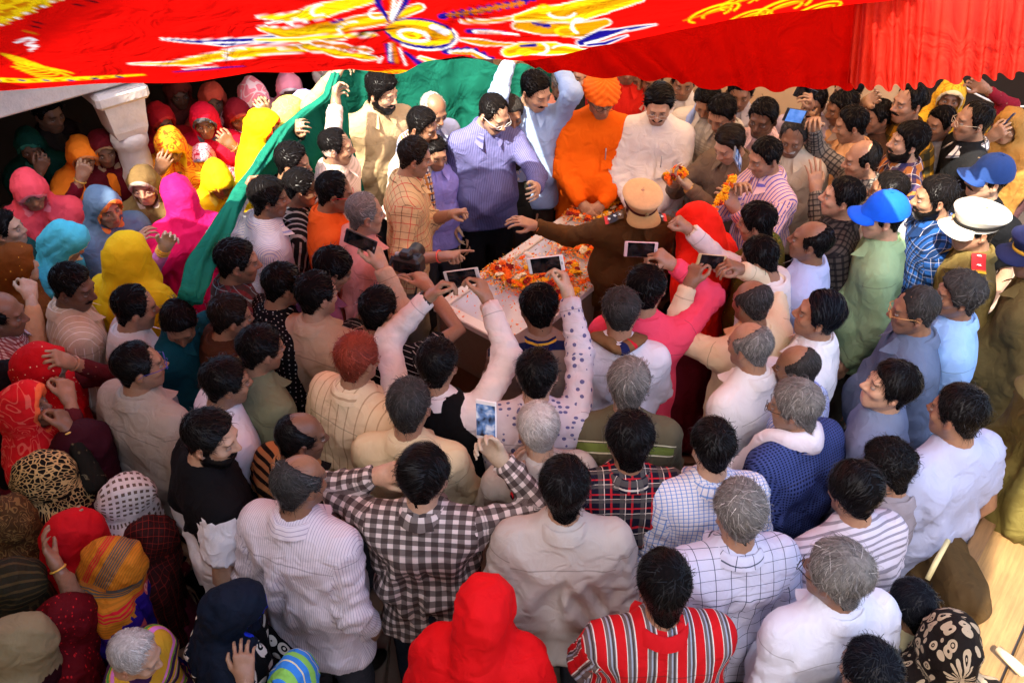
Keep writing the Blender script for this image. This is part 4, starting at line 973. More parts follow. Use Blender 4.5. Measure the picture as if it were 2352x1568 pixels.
M(952, 362, 'man in tan and red plaid shirt pointing at the coffin with both hands', hd=80, bd=85, pit=12, hair=('short', 'd'), h=1.72, shirt=('ck', 'c8a878', ('c04038', .085, .05, 0, .9), ('4a3428', .085, .045, .45, .7)), sleeve=ROLL, R=(1045, 585, -.12, 'point', 'd', (.3, -.6, -1)), L=(1060, 485, .12, 'point', 'd', (-.3, -.2, -1)), skin=2, bangle=('R', 'e05040'), trous='8a8478')
M(1133, 262, 'stout man in blue violet pinstripe shirt and spectacles', hd=135, bd=165, pit=26, hair=('thin', 'k'), mu='k', gl='c8c8c8', fat=.1, h=1.76, wide=1.0, shirt=('vs', '6a6a9a', ('484a78', .010, .35, 0)), L=(1232, 440, -.15, 'relax', 'm'), R='d', trous='14161c', sleeve='long', skin=1)
M(1172, 262, 'youth in dark printed tee shirt behind the stout man', hd=165, pit=14, hair=('short', 's'), shirt=S_('2c2c26'), h=1.66, skin=3, lod=0, collar='tee', sleeve='short', extra=lambda P: chest_print(P, [('4', .10, .02), ('CALIFORNIA', .030, -.06), ('\u2605 \u2605 \u2605', .022, -.10)], 'd8d4c8'))
M(1000, 352, 'man in lavender shirt standing between the plaid and the pinstripe shirts', hd=150, pit=14, hair=('short', 'k'), shirt=S_('9a94e0'), h=1.52, lod=1, L='d', R='d')
M(1230, 210, 'man in sky blue shirt lifting the back cloth with both arms', hd=140, bd=175, pit=18, hair=('short', 'k'), mu='k', h=1.80, shirt=S_('9ab4dc'), R=(1176, 122, .05, 'grip', 'f', (.3, 1, .0)), L=(1266, 118, .05, 'grip', 'f', (-.3, 1, .0)), skin=1, trous='38302a')
M(1292, 192, 'tall old man in salmon kurta behind the saffron turban', hd=150, pit=10, kind='o', hair=('thin', 'g'), mu='g', h=1.60, hem=.55, shirt=S_('d88a70'), skin=3, lod=0)
M(1333, 172, 'boy in dark jacket looking over the shoulders at the back', hd=175, pit=4, hair=('short', 'k'), h=1.66, shirt=S_('2c3230'), skin=1, lod=1)
M(1440, 150, 'man in red shirt hidden behind the saffron turban', hd=180, h=1.78, shirt=S_('d8281c'), hair=('short', 'k'), lod=1, skin=3)
M(1380, 225, 'man in saffron robe and saffron turban with folded hands', h=1.76, hd=168, bd=185, pit=16, hair=('short', 'k'), cap=('turban', 'f06a10'), gl='17100c', hem=.42, shirt=S_('f0660c'), collar='band', R='f', L='f', skin=2, trous='e8640f', fat=.35, extra=lambda P: pen_pocket(P))
M(1513, 240, 'man in white kurta and rimless glasses with black moustache', h=1.76, hd=190, bd=195, pit=20, hair=('part', 'k'), mu='k', gl='b8b0a8', hem=.55, shirt=S_('e2dcd6'), collar='band', R='f', L='f', fat=.45, skin=1, trous='e0dcd6', extra=lambda P: pen_pocket(P))
M(1465, 178, 'person in red patterned scarf in the row behind', hd=180, h=1.66, shirt=('curl', 'c04048', 'e8a0a0', .06, .3), hair=('short', 'k'), lod=1)
M(1497, 182, 'moustached man peering from behind the white kurta', hd=185, h=1.68, shirt=S_('b08070'), hair=('short', 'k'), mu='k', lod=1, skin=3)
M(1570, 188, 'dark man in white shirt in the back row under the red hem', hd=190, h=1.70, shirt=S_('d8d4d0'), hair=('short', 'k'), lod=1, skin=3)
M(1625, 232, 'man in cream shirt with pale blue scarf looking down', hd=205, pit=30, h=1.72, shirt=S_('d0c8b8'), hair=('short', 'k'), skin=2, extra=lambda P: shawl(P, S_('9ab0e0')))
M(1700, 212, 'man in grey shirt in the back row cut by the red hem', hd=195, h=1.72, shirt=S_('a8a4a8'), hair=('short', 'k'), lod=1, skin=3)
M(1658, 262, 'man in faint check shirt bowing over the flowers', hd=222, pit=28, h=1.70, shirt=('ck', 'c4beb0', ('9a9488', .05, .45, 0, .6)), hair=('short', 'k'), skin=2, R='d', L='d')
M(1676, 332, 'man in grey brown jacket offering marigolds in both hands', hd=235, pit=26, h=1.68, shirt=S_('6a5a4a'), hair=('part', 'd'), skin=1, R=(1545, 420, .05, 'cup', 'u'), L=(1560, 408, .02, 'cup', 'u'), watch=('L', 'c8a040'))
M(1752, 272, 'dark man in pale pink shirt watching from the back', hd=215, pit=12, h=1.72, shirt=S_('d8b8b8'), hair=('short', 'k'), skin=4)
M(1757, 362, 'man in pink and blue striped shirt holding a garland up', hd=250, pit=14, h=1.70, shirt=('vs', 'e0b8b4', ('6a62b0', .022, .3, 0)), hair=('short', 'k'), R=(1700, 425, -.1, 'pinch', 'm'), L=(1672, 455, -.1, 'cup', 'm'), skin=2)
M(1822, 315, 'grey haired man with white moustache in open cream shirt', hd=205, pit=18, kind='o', hair=('thin', 's'), mu='w', h=1.70, shirt=S_('cdbfa6'), skin=3)
M(1945, 212, 'man with parted lips in the back row at the red hem', hd=235, pit=0, h=1.72, shirt=S_('8a7a70'), hair=('short', 'k'), lod=1, skin=3)
M(1934, 248, 'dark haired man in mauve grey shirt below the red frill', hd=-100, pit=14, h=1.68, shirt=S_('9a8c84'), hair=('short', 'k'), lod=1, skin=3, gl=None)
M(1955, 288, 'man in peach shirt stretching an arm up with a phone', hd=-80, pit=12, h=1.68, shirt=S_('d8a878'), hair=('short', 'k'), R=(1862, 225, .15, 'grip', 'f', (.4, -.4, -1)), skin=2, lod=0)
M(2087, 238, 'man in dark yellow plaid shirt with a receding hairline', hd=-105, pit=0, h=1.76, shirt=('ck', 'a8781c', ('14221c', .09, .5, 0, .75)), hair=('thin', 'k'), mu='k', R=(2010, 225, .05, 'relax', 'f'), skin=2, sleeve=ROLL)
M(2085, 328, 'bearded man in orange and navy plaid shirt looking up', hd=-85, pit=-4, h=1.70, shirt=('ck', 'b0703a', ('28305a', .075, .45, 0, .85), ('d8d0c8', .075, .06, .6, .8)), hair=('long', 'k'), beard=('k', 1.0), skin=1, thick=.8)
M(1980, 368, 'balding man in grey check shirt with his arm raised behind the phone', hd=-85, pit=8, h=1.70, shirt=('ck', '7a746a', ('2c2c30', .030, .3, 0, .8)), hair=('bald', 'k'), skin=2, R=(1868, 275, .05, 'grip', 'm', (.5, -.4, -1)), L=(1872, 405, .1, 'flat', 'm'))
M(2235, 280, 'man in black jacket over a check shirt with thin spectacles', hd=-85, pit=0, h=1.76, shirt=S_('191a1c'), ccol=('ck', 'd8d4cc', ('20263a', .028, .3, 0, .85)), gl='b8a890', hair=('thin', 'k'), skin=2, stub=.5)
M(2270, 412, 'man with thick black moustache in a navy baseball cap', hd=-85, pit=-2, h=1.74, shirt=S_('0e0f12'), collar='tee', sleeve='short', cap=('baseball', '1c3a72'), hair=('short', 'k'), mu='k', skin=1, bd=-120, extra=lambda P: chest_print(P, [('NICA', .055, .05)], 'e8e8e4'))
# --- men on the left of the coffin
M(618, 455, 'lean weathered man in pale striped shirt with an arm over his head', hd=75, pit=6, kind='o', hair=('long', 'k'), thick=.7, h=1.72, shirt=('vs', 'd8d4d0', ('9aa4c8', .009, .3, 0)), open_=True, L=(575, 415, .12, 'grip', 'f', (.2, -.8, 1.2)), R='d', skin=3, stub=.5)
M(692, 432, 'moustached man in a dark striped shirt wedged behind the orange shirt', hd=80, pit=10, h=1.66, hair=('short', 'k'), mu='k', shirt=('vs', '1c1a18', ('a8a098', .035, .3, 0)), lod=1, skin=3)
M(768, 442, 'man in orange polo shirt with red framed spectacles', hd=75, pit=12, h=1.70, hair=('thin', 'k'), gl='c81c28', shirt=S_('d4541a'), sleeve='short', skin=3)
M(838, 492, 'grey cropped man in salmon pink shirt', hd=65, pit=6, h=1.70, hair=('thin', 'g'), thick=.6, shirt=S_('d08a80'), skin=2)
M(545, 602, 'young man in dark plaid shirt with blue trim', hd=70, pit=10, h=1.70, hair=('short', 'k'), shirt=('ck', '4a3a3a', ('7a3038', .07, .3, 0, .7), ('8aa8b0', .07, .05, .5, .8)), sleeve='short', skin=2)
M(650, 655, 'dark haired youth in black shirt with small white prints', hd=55, pit=14, h=1.68, hair=('short', 'k'), shirt=('dot', '0e0d10', 'c8c4bc', .024, .13, .1), skin=2)
M(762, 620, 'black haired youth in mauve shirt craning over the pink shirt', hd=65, pit=26, h=1.68, hair=('long', 'k'), thick=.7, shirt=S_('7a4a6a'), skin=2, lean=12)
M(728, 678, 'youth in beige kurta filming with his right arm raised', hd=45, bd=25, pit=6, h=1.70, hair=('short', 'k'), shirt=S_('b89e84'), R=(862, 575, .10, 'grip', 'm', (1, .2, -.9)), skin=1)
M(870, 712, 'photographer in black tee shirt with thin white stripes aiming a camera', hd=30, pit=8, h=1.68, hair=('short', 'k'), shirt=('hs', '0c0b0c', ('c8c0b8', .034, .08, 0)), sleeve='short', collar='tee', R=(965, 632, .25, 'grip', 'm', (1.6, -.1, -.6)), L=(905, 640, .28, 'cup', 'm', (-.6, -.3, -1)), skin=2)
# --- officer and the group on his right
def officer(P): epaulettes(P, ('1a1420', 'c8202c'), True)
M(1471, 475, 'police officer in brown uniform and beige peaked cap reaching across the coffin', h=1.66, hd=172, bd=175, pit=14, lean=16, hair=('short', 'k'), mu='k', cap=('police', 'd2b07c', '4a140e', 'b8965e'), shirt=S_('54391c'), R=(1200, 508, .22, 'relax', 'd', (0, -.5, -1)), L='d', trous='54391c', skin=2, bangle=('R', 'e87828'), extra=officer, fat=.2)
M(1738, 512, 'black haired man in olive patterned shirt beside the scarlet veil', hd=-62, pit=12, h=1.66, hair=('long', 'k'), thick=.7, shirt=('flower', '5a5420', '2c4a20', '8a8030', .06), skin=2)
M(1745, 595, 'man in white shirt stretching a watch-clad arm over the coffin', hd=-58, pit=22, h=1.68, hair=('short', 'k'), shirt=S_('dcd4d0'), R=(1560, 505, .2, 'fist', 'd', (.3, -.2, -1)), watch=('R', 'd0c0a0'), skin=2)
M(1862, 555, 'balding man in pale blue shirt with his face lifted', hd=-65, pit=-6, h=1.68, hair=('bald', 'k'), shirt=S_('b0bce0'), skin=3)
M(1934, 455, 'clean shaven young man in dark grey check shirt', hd=-72, pit=-4, h=1.70, hair=('short', 'k'), shirt=('ck', '4a4440', ('16161a', .034, .35, 0, .8)), skin=1)
M(2040, 440, 'black haired man in white shirt and dark rimmed spectacles', hd=-72, pit=2, h=1.68, hair=('short', 'k'), gl='17100e', shirt=S_('dcd8dc'), skin=3)
M(2028, 500, 'man in pale green shirt and bright blue baseball cap', hd=-75, bd=-70, pit=4, h=1.76, hair=('short', 'k'), cap=('baseball', '0a5ce8'), shirt=S_('8aa880'), fat=.35, skin=1, trous='4a4a44')
M(2147, 455, 'bearded young man in blue check shirt', hd=-80, pit=6, h=1.74, hair=('short', 'k'), beard=('k', .9), shirt=('ck', '1e4a8a', ('101c34', .045, .35, 0, .8), ('a8a0a0', .045, .04, .6, .7)), skin=2)
def officer2(P): epaulettes(P, ('c81c20', 'e0b820'), False)
M(2240, 525, 'police officer in khaki with white peaked cap and red epaulettes', hd=-85, bd=-75, pit=4, h=1.76, hair=('short', 'k'), cap=('police', 'd8d4c4', '14120f', 'd8d0bc'), shirt=S_('6e5e34'), trous='6e5e34', skin=2, extra=officer2)
M(2385, 590, 'police officer in navy peaked cap with gold band beside the white capped officer', hd=-60, bd=-60, pit=10, h=1.80, hair=('short', 'k'), cap=('police', '141c44', 'c8a030', '141c44'), shirt=S_('5c5030'), trous='5c5030', skin=3, fat=.3)
M(1726, 695, 'balding man in cream shirt filming with both hands raised', hd=-30, pit=10, h=1.66, hair=('bald', 's'), shirt=S_('dcc8a4'), L=(1596, 618, .12, 'grip', 'm', (-.5, -.2, -1)), R=(1676, 606, .12, 'grip', 'm', (1, 0, -.6)), skin=3)
M(1880, 725, 'black haired man in white shirt with face turned up to the left', hd=-70, pit=-8, h=1.68, hair=('part', 'b'), shirt=S_('dcdce0'), skin=2)
M(2100, 715, 'grey balding man in slate blue shirt with gold spectacles', hd=-75, pit=6, h=1.72, hair=('half', 's'), gl='c89050', shirt=S_('5c6a84'), fat=.4, skin=3)
M(2200, 680, 'man with tousled grey hair in sky blue shirt', hd=-75, pit=0, h=1.70, hair=('curly', 's'), thick=.9, shirt=S_('8cb4e8'), skin=3)
# --- the crowd with its back to the camera
M(1238, 708, 'black haired man with navy and gold striped collar before the coffin', hd=-5, pit=16, h=1.66, hair=('short', 'k'), thick=1.2, shirt=('hs', '8a7264', ('1a2040', .5, .12, .12)), ccol=('hs', '141c44', ('c89a30', .02, .3, 0)), skin=3, L='f', R='f')
M(1426, 715, 'greying man in white shirt with a brown striped shawl', hd=5, pit=8, h=1.68, hair=('short', 's'), shirt=S_('d8d4dc'), skin=2, L='f', R='f', extra=lambda P: shawl(P, ('hs', '7a5a3a', ('1c2450', .30, .12, 0), ('c02030', .30, .06, .16))))
M(1483, 664, 'man in hot pink shirt holding a phone high', hd=5, pit=8, h=1.70, hair=('short', 'k'), thick=1.2, shirt=S_('ea4a66'), R=(1516, 584, .12, 'grip', 'm', (1, .2, -.6)), skin=2, bangle=('R', 'f05048'))
M(1721, 795, 'bald grey fringed man in white shirt', hd=-40, pit=8, h=1.68, hair=('bald', 'g'), shirt=S_('d8d4d4'), skin=2)
M(1830, 845, 'dark bald man in white shirt with blue stripes', hd=-60, pit=10, h=1.62, hair=('bald', 's'), thick=.6, shirt=('vs', 'c8d0ec', ('7a90d8', .02, .35, 0)), skin=3)
M(168, 660, 'man in cream pinstriped shirt turned towards the coffin', hd=95, bd=60, pit=16, h=1.68, hair=('short', 'k'), mu='k', shirt=('vs', 'c8ae94', ('e8dccb', .030, .10, 0)), skin=4, fat=.3)
M(310, 708, 'man with thinning crown in plain white shirt', hd=60, pit=12, h=1.66, hair=('thin', 'k'), shirt=S_('d4ccc8'), skin=2)
M(412, 742, 'man in teal shirt with bowed head', hd=160, bd=120, pit=34, h=1.62, hair=('short', 'k'), shirt=S_('124a54'), skin=3)
M(8, 722, 'balding man in small red and white check shirt behind the sequined veil', hd=80, pit=10, h=1.62, hair=('bald', 'k'), shirt=('ck', 'd8c4bc', ('8a1420', .014, .45, 0, .75)), skin=3)
M(530, 728, 'dark haired man in deep shade with brown shirt', hd=60, pit=14, h=1.64, hair=('short', 'd'), shirt=S_('4a2e20'), skin=2)
M(600, 802, 'black haired man in sage green shirt', hd=50, pit=12, h=1.68, hair=('short', 'k'), shirt=S_('6e7258'), skin=2)
M(320, 842, 'balding man in grey beige shirt with blue spectacles', hd=60, bd=30, pit=4, h=1.70, hair=('thin', 'k'), gl='2c2c8a', shirt=S_('a89a8c'), fat=.3, skin=2)
M(520, 878, 'dark haired man in white tee shirt beside the sage shirt', hd=60, pit=10, h=1.66, hair=('short', 'k'), shirt=S_('d8cfd4'), collar='tee', sleeve='short', skin=2)
M(485, 1005, 'bearded man in black and white tee shirt looking right', hd=95, bd=60, pit=12, h=1.74, hair=('short', 'k'), beard=('k', .9), shirt=('hs', 'e4dcdc', ('100e10', 3., .2, -.395)), collar='tee', sleeve='short', fat=.5, wide=1.06, skin=1)
M(822, 825, 'grey haired man, red canopy light painted into his hair, in cream striped shirt', hd=35, pit=8, h=1.70, hair=('short', 'r'), shirt=('vs', 'dcc4a0', ('b89a78', .045, .12, 0)), skin=2, fat=.2)  # red light through the canopy is painted into the hair colour
M(1005, 838, 'man in white shirt and black waistcoat filming with both arms up', hd=15, pit=8, h=1.68, hair=('short', 'k'), shirt=S_('dccfc8'), vest=S_('0e0d0d'), L=(1012, 652, .18, 'grip', 'm', (-1.0, .0, -.4)), R=(1108, 650, .16, 'grip', 'm', (1, .1, -.4)), watch=('L', '14120f'), skin=2)
M(940, 935, 'man with salt and pepper hair in cream shirt', hd=10, pit=12, h=1.68, hair=('short', 's'), shirt=S_('d2bc94'), skin=2, L='f', R='f')
M(1233, 862, 'man in white shirt printed with grey flowers filming over the heads', hd=5, pit=8, h=1.68, hair=('short', 'k'), shirt=('dot', 'c4b8bc', '5c5a80', .030, .3, .6), R=(1298, 628, .16, 'grip', 'm', (.6, .1, -.8)), L='f', skin=1)
M(1443, 885, 'man with swept back grey hair in olive jacket with green band', hd=5, pit=14, h=1.66, hair=('long', 'g'), thick=.75, shirt=('hs', '5a5440', ('6a7838', 3., .014, -.444), ('d8d0b0', 3., .002, -.4415), ('d8d0b0', 3., .002, -.460)), collar='tee', skin=2, L='f', R='f')
M(1236, 985, 'white haired man in light grey shirt', hd=-12, pit=12, h=1.62, hair=('thin', 'w'), thick=1.2, shirt=S_('b8aca0'), skin=1, L='f', R='f')
M(1446, 1010, 'black haired man in navy and red tartan shirt', hd=-2, pit=10, h=1.68, hair=('long', 'k'), thick=.7, shirt=('ck', '1a1826', ('c0242c', .075, .10, 0, .85), ('d8c8b8', .075, .045, .3, .8), ('5a5450', .075, .2, .55, .6)), L=(1180, 1075, .12, 'cup', 'm', (-1, -.1, -.6)), R='f', skin=3)
M(1636, 1025, 'black haired man in white shirt with fine blue check', hd=-8, pit=8, h=1.68, hair=('short', 'k'), shirt=('ck', 'd8d4d8', ('5a86c8', .018, .2, 0, .8)), skin=1, fat=.2)
M(1825, 935, 'grey haired man in blue dotted jacket with white scarf and spectacles', hd=-60, bd=-30, pit=10, h=1.66, hair=('long', 'g'), thick=.75, gl='14100e', shirt=('dot', '3c4a80', '0e1638', .014, .3, .0), fat=.25, skin=2, extra=lambda P: shawl(P, S_('dcd4dc'), short=True))
M(2042, 890, 'clean shaven youth in heather grey tee shirt gazing left', hd=-82, bd=-60, pit=-12, h=1.66, hair=('long', 'k'), thick=.85, shirt=S_('6c7894'), collar='tee', sleeve='short', skin=1, stub=.15)
M(2198, 950, 'man in light grey tee shirt with cropped black hair', hd=-40, bd=-25, pit=6, h=1.74, hair=('short', 'k'), shirt=S_('a8aeca'), collar='tee', sleeve='short', skin=2, fat=.25, wide=1.05)
M(2036, 1072, 'person with curly black hair beside the grey tee shirt', hd=-45, pit=14, h=1.58, hair=('curly', 'k'), shirt=S_('8a8288'), skin=2, lod=0)
M(1960, 1130, 'man with parted black hair in white tee shirt with grey hem stripes', hd=-20, pit=14, h=1.66, hair=('part', 'k'), thick=1.25, part=.05, shirt=('hs', 'c8c0cc', ('8a8490', .035, .35, 0)), collar='tee', sleeve='short', skin=2, fat=.3)
M(692, 1005, 'dark bald man in brown and black striped shirt', hd=65, bd=40, pit=10, h=1.64, hair=('bald', 'k'), thick=.6, shirt=('hs', 'a8744a', ('14100e', .05, .45, 0)), skin=4, L='d', R='d')
M(690, 1110, 'balding man with grey fringe in white pinstriped shirt', hd=40, bd=20, pit=10, h=1.72, hair=('bald', 's'), thick=1.3, shirt=('vs', 'd8ccd0', ('a89aa8', .0085, .2, 0)), skin=3, fat=.1, wide=.98, hem=.72)
M(975, 1092, 'black haired man in brown and white check shirt filming with one hand', hd=20, bd=5, pit=8, h=1.70, hair=('part', 'k'), part=.35, shirt=('ck', 'd4c4bc', ('2a1c18', .044, .55, 0, .75)), R=(1118, 1020, .12, 'grip', 'b', (1.3, -.1, -.9)), L=(905, 1085, .12, 'cup', 'm', (-1.2, -.1, -.8)), skin=1, trous='1c2430')
M(1296, 1120, 'broad man in plain light grey shirt with thick black hair', hd=0, pit=8, h=1.72, hair=('long', 'k'), thick=.75, shirt=S_('b4a89e'), skin=2, fat=.4, wide=1.06)
M(1696, 1175, 'grey haired man in white shirt with dark windowpane check', hd=-10, pit=8, h=1.70, hair=('short', 'g'), thick=1.2, shirt=('ck', 'c4c4d8', ('2a3450', .050, .05, 0, .9)), skin=2, fat=.25)
M(1523, 1345, 'man in red shirt with grey and white stripes', hd=-5, pit=10, h=1.70, hair=('long', 'k'), thick=.75, shirt=('vs', 'c4161c', ('d8d0c8', .060, .50, 0), ('6a5c58', .060, .40, -.04), ('98a0b0', .060, .08, -.2), ('3a3030', .060, .05, -.32)), ccol=S_('c4161c'), skin=2, fat=.35, wide=1.05, L='f', R='f')
M(1920, 1318, 'man with long grey hair and spectacles in white shirt', hd=-45, bd=-15, pit=6, h=1.70, hair=('long', 'g'), thick=.9, gl='17181c', shirt=S_('d0d0dc'), skin=3, fat=.25)
M(2090, 1390, 'child with glossy black hair in olive tee shirt with red collar', hd=-30, pit=10, h=1.42, hair=('long', 'b'), thick=.7, shirt=S_('a09878'), ccol=S_('c83c3c'), collar='tee', sleeve='short', skin=3)
M(1996, 1545, 'black haired youth in dull mauve shirt before the flowered black veil', hd=-20, pit=12, h=1.60, hair=('short', 'b'), thick=1.2, shirt=S_('6a5a58'), skin=2)
M(1122, 640, 'man hidden low behind the raised phones in a pale pink shirt', h=1.3, hd=20, hair=('short', 'k'), shirt=S_('c8a8a4'), lod=1) if False else None
M(2445, 890, 'police officer in olive khaki standing beside the plank cart', hd=-90, h=1.76, hair=('short', 'k'), cap=('police', '5c5230', '3a2418', '5c5230'), shirt=S_('5c5228'), trous='6a5c38', skin=3, fat=.45, hem=.93)
M(2215, 1330, 'policeman in brown uniform seated low against the plank with a cane', hd=-20, pit=20, h=1.30, hair=('short', 'k'), shirt=S_('4a3a26'), trous='4a3a26', skin=3, lod=1) if False else None

# ------------------------------------------------------------------ phones, camera
def who(s):
    for k, v in BY.items():
        if s in k: return v
phone(who('beige kurta filming'), 828, 555, .06, 60, 'dark phone held upright by the youth in beige kurta', '202228', 'dark', tilt=0)
phone(who('waistcoat filming'), 1062, 637, .17, 98, 'landscape phone with silver edge between two hands and a wristwatch', 'c8c0b8', 'dark')
phone(who('grey flowers filming'), 1254, 607, .17, 97, 'white phone held sideways above the marigolds', 'e8e6e2', 'dark')
phone(who('hot pink shirt'), 1472, 573, .12, 87, 'white phone with pink edge held up before the officer', 'e0c0c0', 'dark')
phone(who('cream shirt filming with both'), 1633, 601, .13, 86, 'gold phone held sideways beside the scarlet veil', 'c8a878', 'dark', (.07, .14))
phone(who('check shirt filming with one'), 1117, 965, .12, -8, 'white upright phone showing the scene on its lit screen', 'e4e0dc', 'view', (.08, .155))
phone(who('arm raised behind the phone'), 1826, 266, .04, 90, 'phone with plain blue screen held over the white moustache', '10121c', 'blue')
phone(who('peach shirt'), 1850, 215, .15, 75, 'dark phone in the hand of the peach shirt', '16161a', 'dark')
phone(who('striped shirt holding a garland'), 1694, 366, -.22, 72, 'grey phone pointed over the marigold garland', '6a7078', 'view')
phone(who('tan veil lifting'), 2308, 285, -.18, 20, 'dark blue phone lifted by the woman in tan veil', '16244a', 'dark')
def dslr():
    P = who('photographer'); c = atd(935, 606, P.dep+.30); a = math.radians(P.hd-12)
    e = empty('camera_body', c, -a, label='black camera with lens and neck strap held up by the photographer', category='camera'); blk = plain('camera_plastic', '101012', .45); B = Bag()
    B.box((0, 0, 0), (.135, .06, .085), bev=.014); B.box((0, -.002, .055), (.06, .055, .04), bev=.012); B.box((.058, .012, -.004), (.032, .085, .092), bev=.014); obj('body', B.mesh('camera_shell', [blk], False, False), e)
    B = Bag(); R = rot('x', -90); B.lathe([(.001, 0), (.036, 0), (.037, .02), (.040, .022), (.040, .05), (.037, .055), (.038, .10), (.034, .104), (.001, .098)], 20, (0, .03, 0), None, 0, R); obj('lens', B.mesh('camera_lens', [blk], True, False), e)
    B = Bag(); B.lathe([(.001, .01), (.011, .01), (.012, 0)], 14, (-.045, 0, .042)); obj('mode_dial', B.mesh('mode_dial', [plain('dial_metal', '9a9aa0', .35)], True, False), e)
    B = Bag(); B.box((0, -.031, -.01), (.07, .002, .05), bev=.0006); obj('screen', B.mesh('camera_screen', [plain('dark_glass', '0c0d12', .12)], False, False), e)
    B = Bag(); B.tube([(-.07, 0, .03), (-.085, -.06, -.06), (-.05, -.10, -.22), (.01, -.11, -.30), (.05, -.09, -.20), (.07, -.05, -.05), (.07, 0, .03)], .009, 6, None, 0, True, .25); obj('strap', B.mesh('camera_strap', [plain('strap_web', '141416', .8)], True, False), e)
dslr()

# ------------------------------------------------------------------ ground, walls, veranda
stone = plain('ground_earth', '7a6a58', .9, nscale=3, namp=.3, bs=.4, bd=.02); V = np.array([(-60, -60, -.03), (60, -60, -.03), (60, 60, -.03), (-60, 60, -.03)], float)
ground = obj('ground', mesh('ground', V, [(0, 1, 2, 3)], [stone]), kind='structure')
slabm = attr_mat('paving_stone', .85, .3, 7, .25, .4, .012); rg = np.random.default_rng(5)
for i in range(13):
    for j in range(11):
        x0 = -3.4+.56*i+(.2 if j % 2 else 0); y0 = .9+.5*j; B = Bag(); c = np.array(lin('8a7868'))*(1+.14*rg.normal())
        B.box((x0+.28, y0+.25, -.02+.003*rg.normal()), (.548, .488, .04), rot('z', rg.normal()*.4), c, 0, .006); obj('paving_slab', B.mesh('paving_slab', [slabm], False), ground)
lime = plain('limewash', 'c4b8b0', .9, nscale=9, namp=.3, bs=.8, bd=.02); dirty = plain('old_plaster', 'c8a478', .92, nscale=2.5, namp=.25, bs=.5, bd=.02); dark = plain('gloom_plaster', '3a2c24', .95, nscale=4, namp=.3)  # last one: interior gloom put into the dark plaster colour
vd = nrm((.37, .33, 0)); vn = np.array((-vd[1], vd[0], 0)); p1 = np.array((-2.30, 4.55, 0)); p2 = np.array((-1.23, 5.50, 0)); RV = np.stack((vd, vn, (0, 0, 1)), 1)
ver = empty('veranda', p1, label='old whitewashed veranda with a deep dark interior and low roof slab', category='veranda')
def vpart(nm, c, d, m, bev=.01, par=None):
    B = Bag(); B.box(c, d, RV, None, 0, bev); return obj(nm, B.mesh(nm, [m], False, False), ver)
def vloc(a, b, z): return vd*a+vn*b+np.array((0, 0, z))
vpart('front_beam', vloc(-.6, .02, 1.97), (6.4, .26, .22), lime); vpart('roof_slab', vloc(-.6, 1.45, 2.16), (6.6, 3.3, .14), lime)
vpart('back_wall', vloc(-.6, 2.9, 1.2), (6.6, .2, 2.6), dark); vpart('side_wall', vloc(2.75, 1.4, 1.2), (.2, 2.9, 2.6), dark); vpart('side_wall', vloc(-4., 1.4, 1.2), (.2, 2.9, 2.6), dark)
def pillar(p, lab):
    e = empty('veranda_pillar', p, math.atan2(vd[1], vd[0]), label=lab, category='pillar')
    B = Bag(); B.lathe([(.082, .14), (.082, .95), (.10, .98), (.102, 1.02), (.085, 1.06), (.085, 1.22), (.10, 1.25), (.104, 1.29), (.09, 1.33), (.092, 1.40), (.088, 1.46), (.105, 1.49), (.108, 1.53), (.094, 1.56)], 12, (0, 0, 0)); sh = obj('shaft', B.mesh('pillar_shaft', [lime], True, False), e)
    V = []; 
    for (w, z) in ((.085, 1.555), (.098, 1.60), (.105, 1.68), (.116, 1.765)):
        for sx, sy in ((-1, -1), (1, -1), (1, 1), (-1, 1)): V.append((sx*w, sy*w, z))
    F = [(i*4+j, i*4+(j+1) % 4, (i+1)*4+(j+1) % 4, (i+1)*4+j) for i in range(3) for j in range(4)]+[(3, 2, 1, 0), (12, 13, 14, 15)]
    V = np.array(V); obj('neck_block', mesh('neck_block', V, F, [lime], smooth=False), e)
    B = Bag(); B.box((0, 0, 1.805), (.30, .27, .085), bev=.02); obj('capital', B.mesh('capital', [lime], False, False), e)
    B = Bag(); B.box((0, 0, .07), (.22, .22, .14), bev=.02); obj('plinth', B.mesh('plinth', [lime], False, False), e)
pillar(p1+vd*.06-vn*.02, 'whitewashed pillar with square capital beside the orange veil'); pillar(p2, 'slim white pillar with ring moulding behind the green cloth')
def wall(nm, lab, boxes, m):
    e = empty(nm, boxes[0][1][0]*0 if False else (0, 0, 0), label=lab, category='wall')
    for pn, c, d in boxes: B = Bag(); B.box(c, d, None, None, 0, .01); obj(pn, B.mesh(pn, [m], False, False), e)
    return e
wl = wall('courtyard_wall', 'cream plastered wall with a dark doorway behind the yellow printed veil', [('wall_face', (2.25, 6.35, 1.5), (1.7, .25, 3.0)), ('lintel', (4.3, 6.35, 2.75), (2.4, .25, .5)), ('wall_face', (6.4, 6.35, 1.5), (1.8, .25, 3.0)), ('door_slab', (4.3, 6.2, 2.42), (2.6, .5, .12))], dirty)
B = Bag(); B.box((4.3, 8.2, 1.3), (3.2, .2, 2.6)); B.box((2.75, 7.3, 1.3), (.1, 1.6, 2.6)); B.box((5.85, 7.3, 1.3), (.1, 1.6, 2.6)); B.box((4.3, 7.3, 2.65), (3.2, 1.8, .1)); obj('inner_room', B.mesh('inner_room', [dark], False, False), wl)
wall('back_wall', 'brown weathered wall closing the courtyard behind the back row', [('wall_face', (-.1, 7.6, 1.4), (3.2, .25, 2.8))], dirty)
wall('sky_block_wall', 'unseen ochre wall and ledge added beside the veranda to darken that side', [('ledge', (-2.75, .85, 3.12), (1.75, 3.1, .12)), ('wall_face', (-3.75, .9, 2.6), (.3, 4.4, 5.2))], dirty)  # unseen wall and ledge added to block sky from the near left
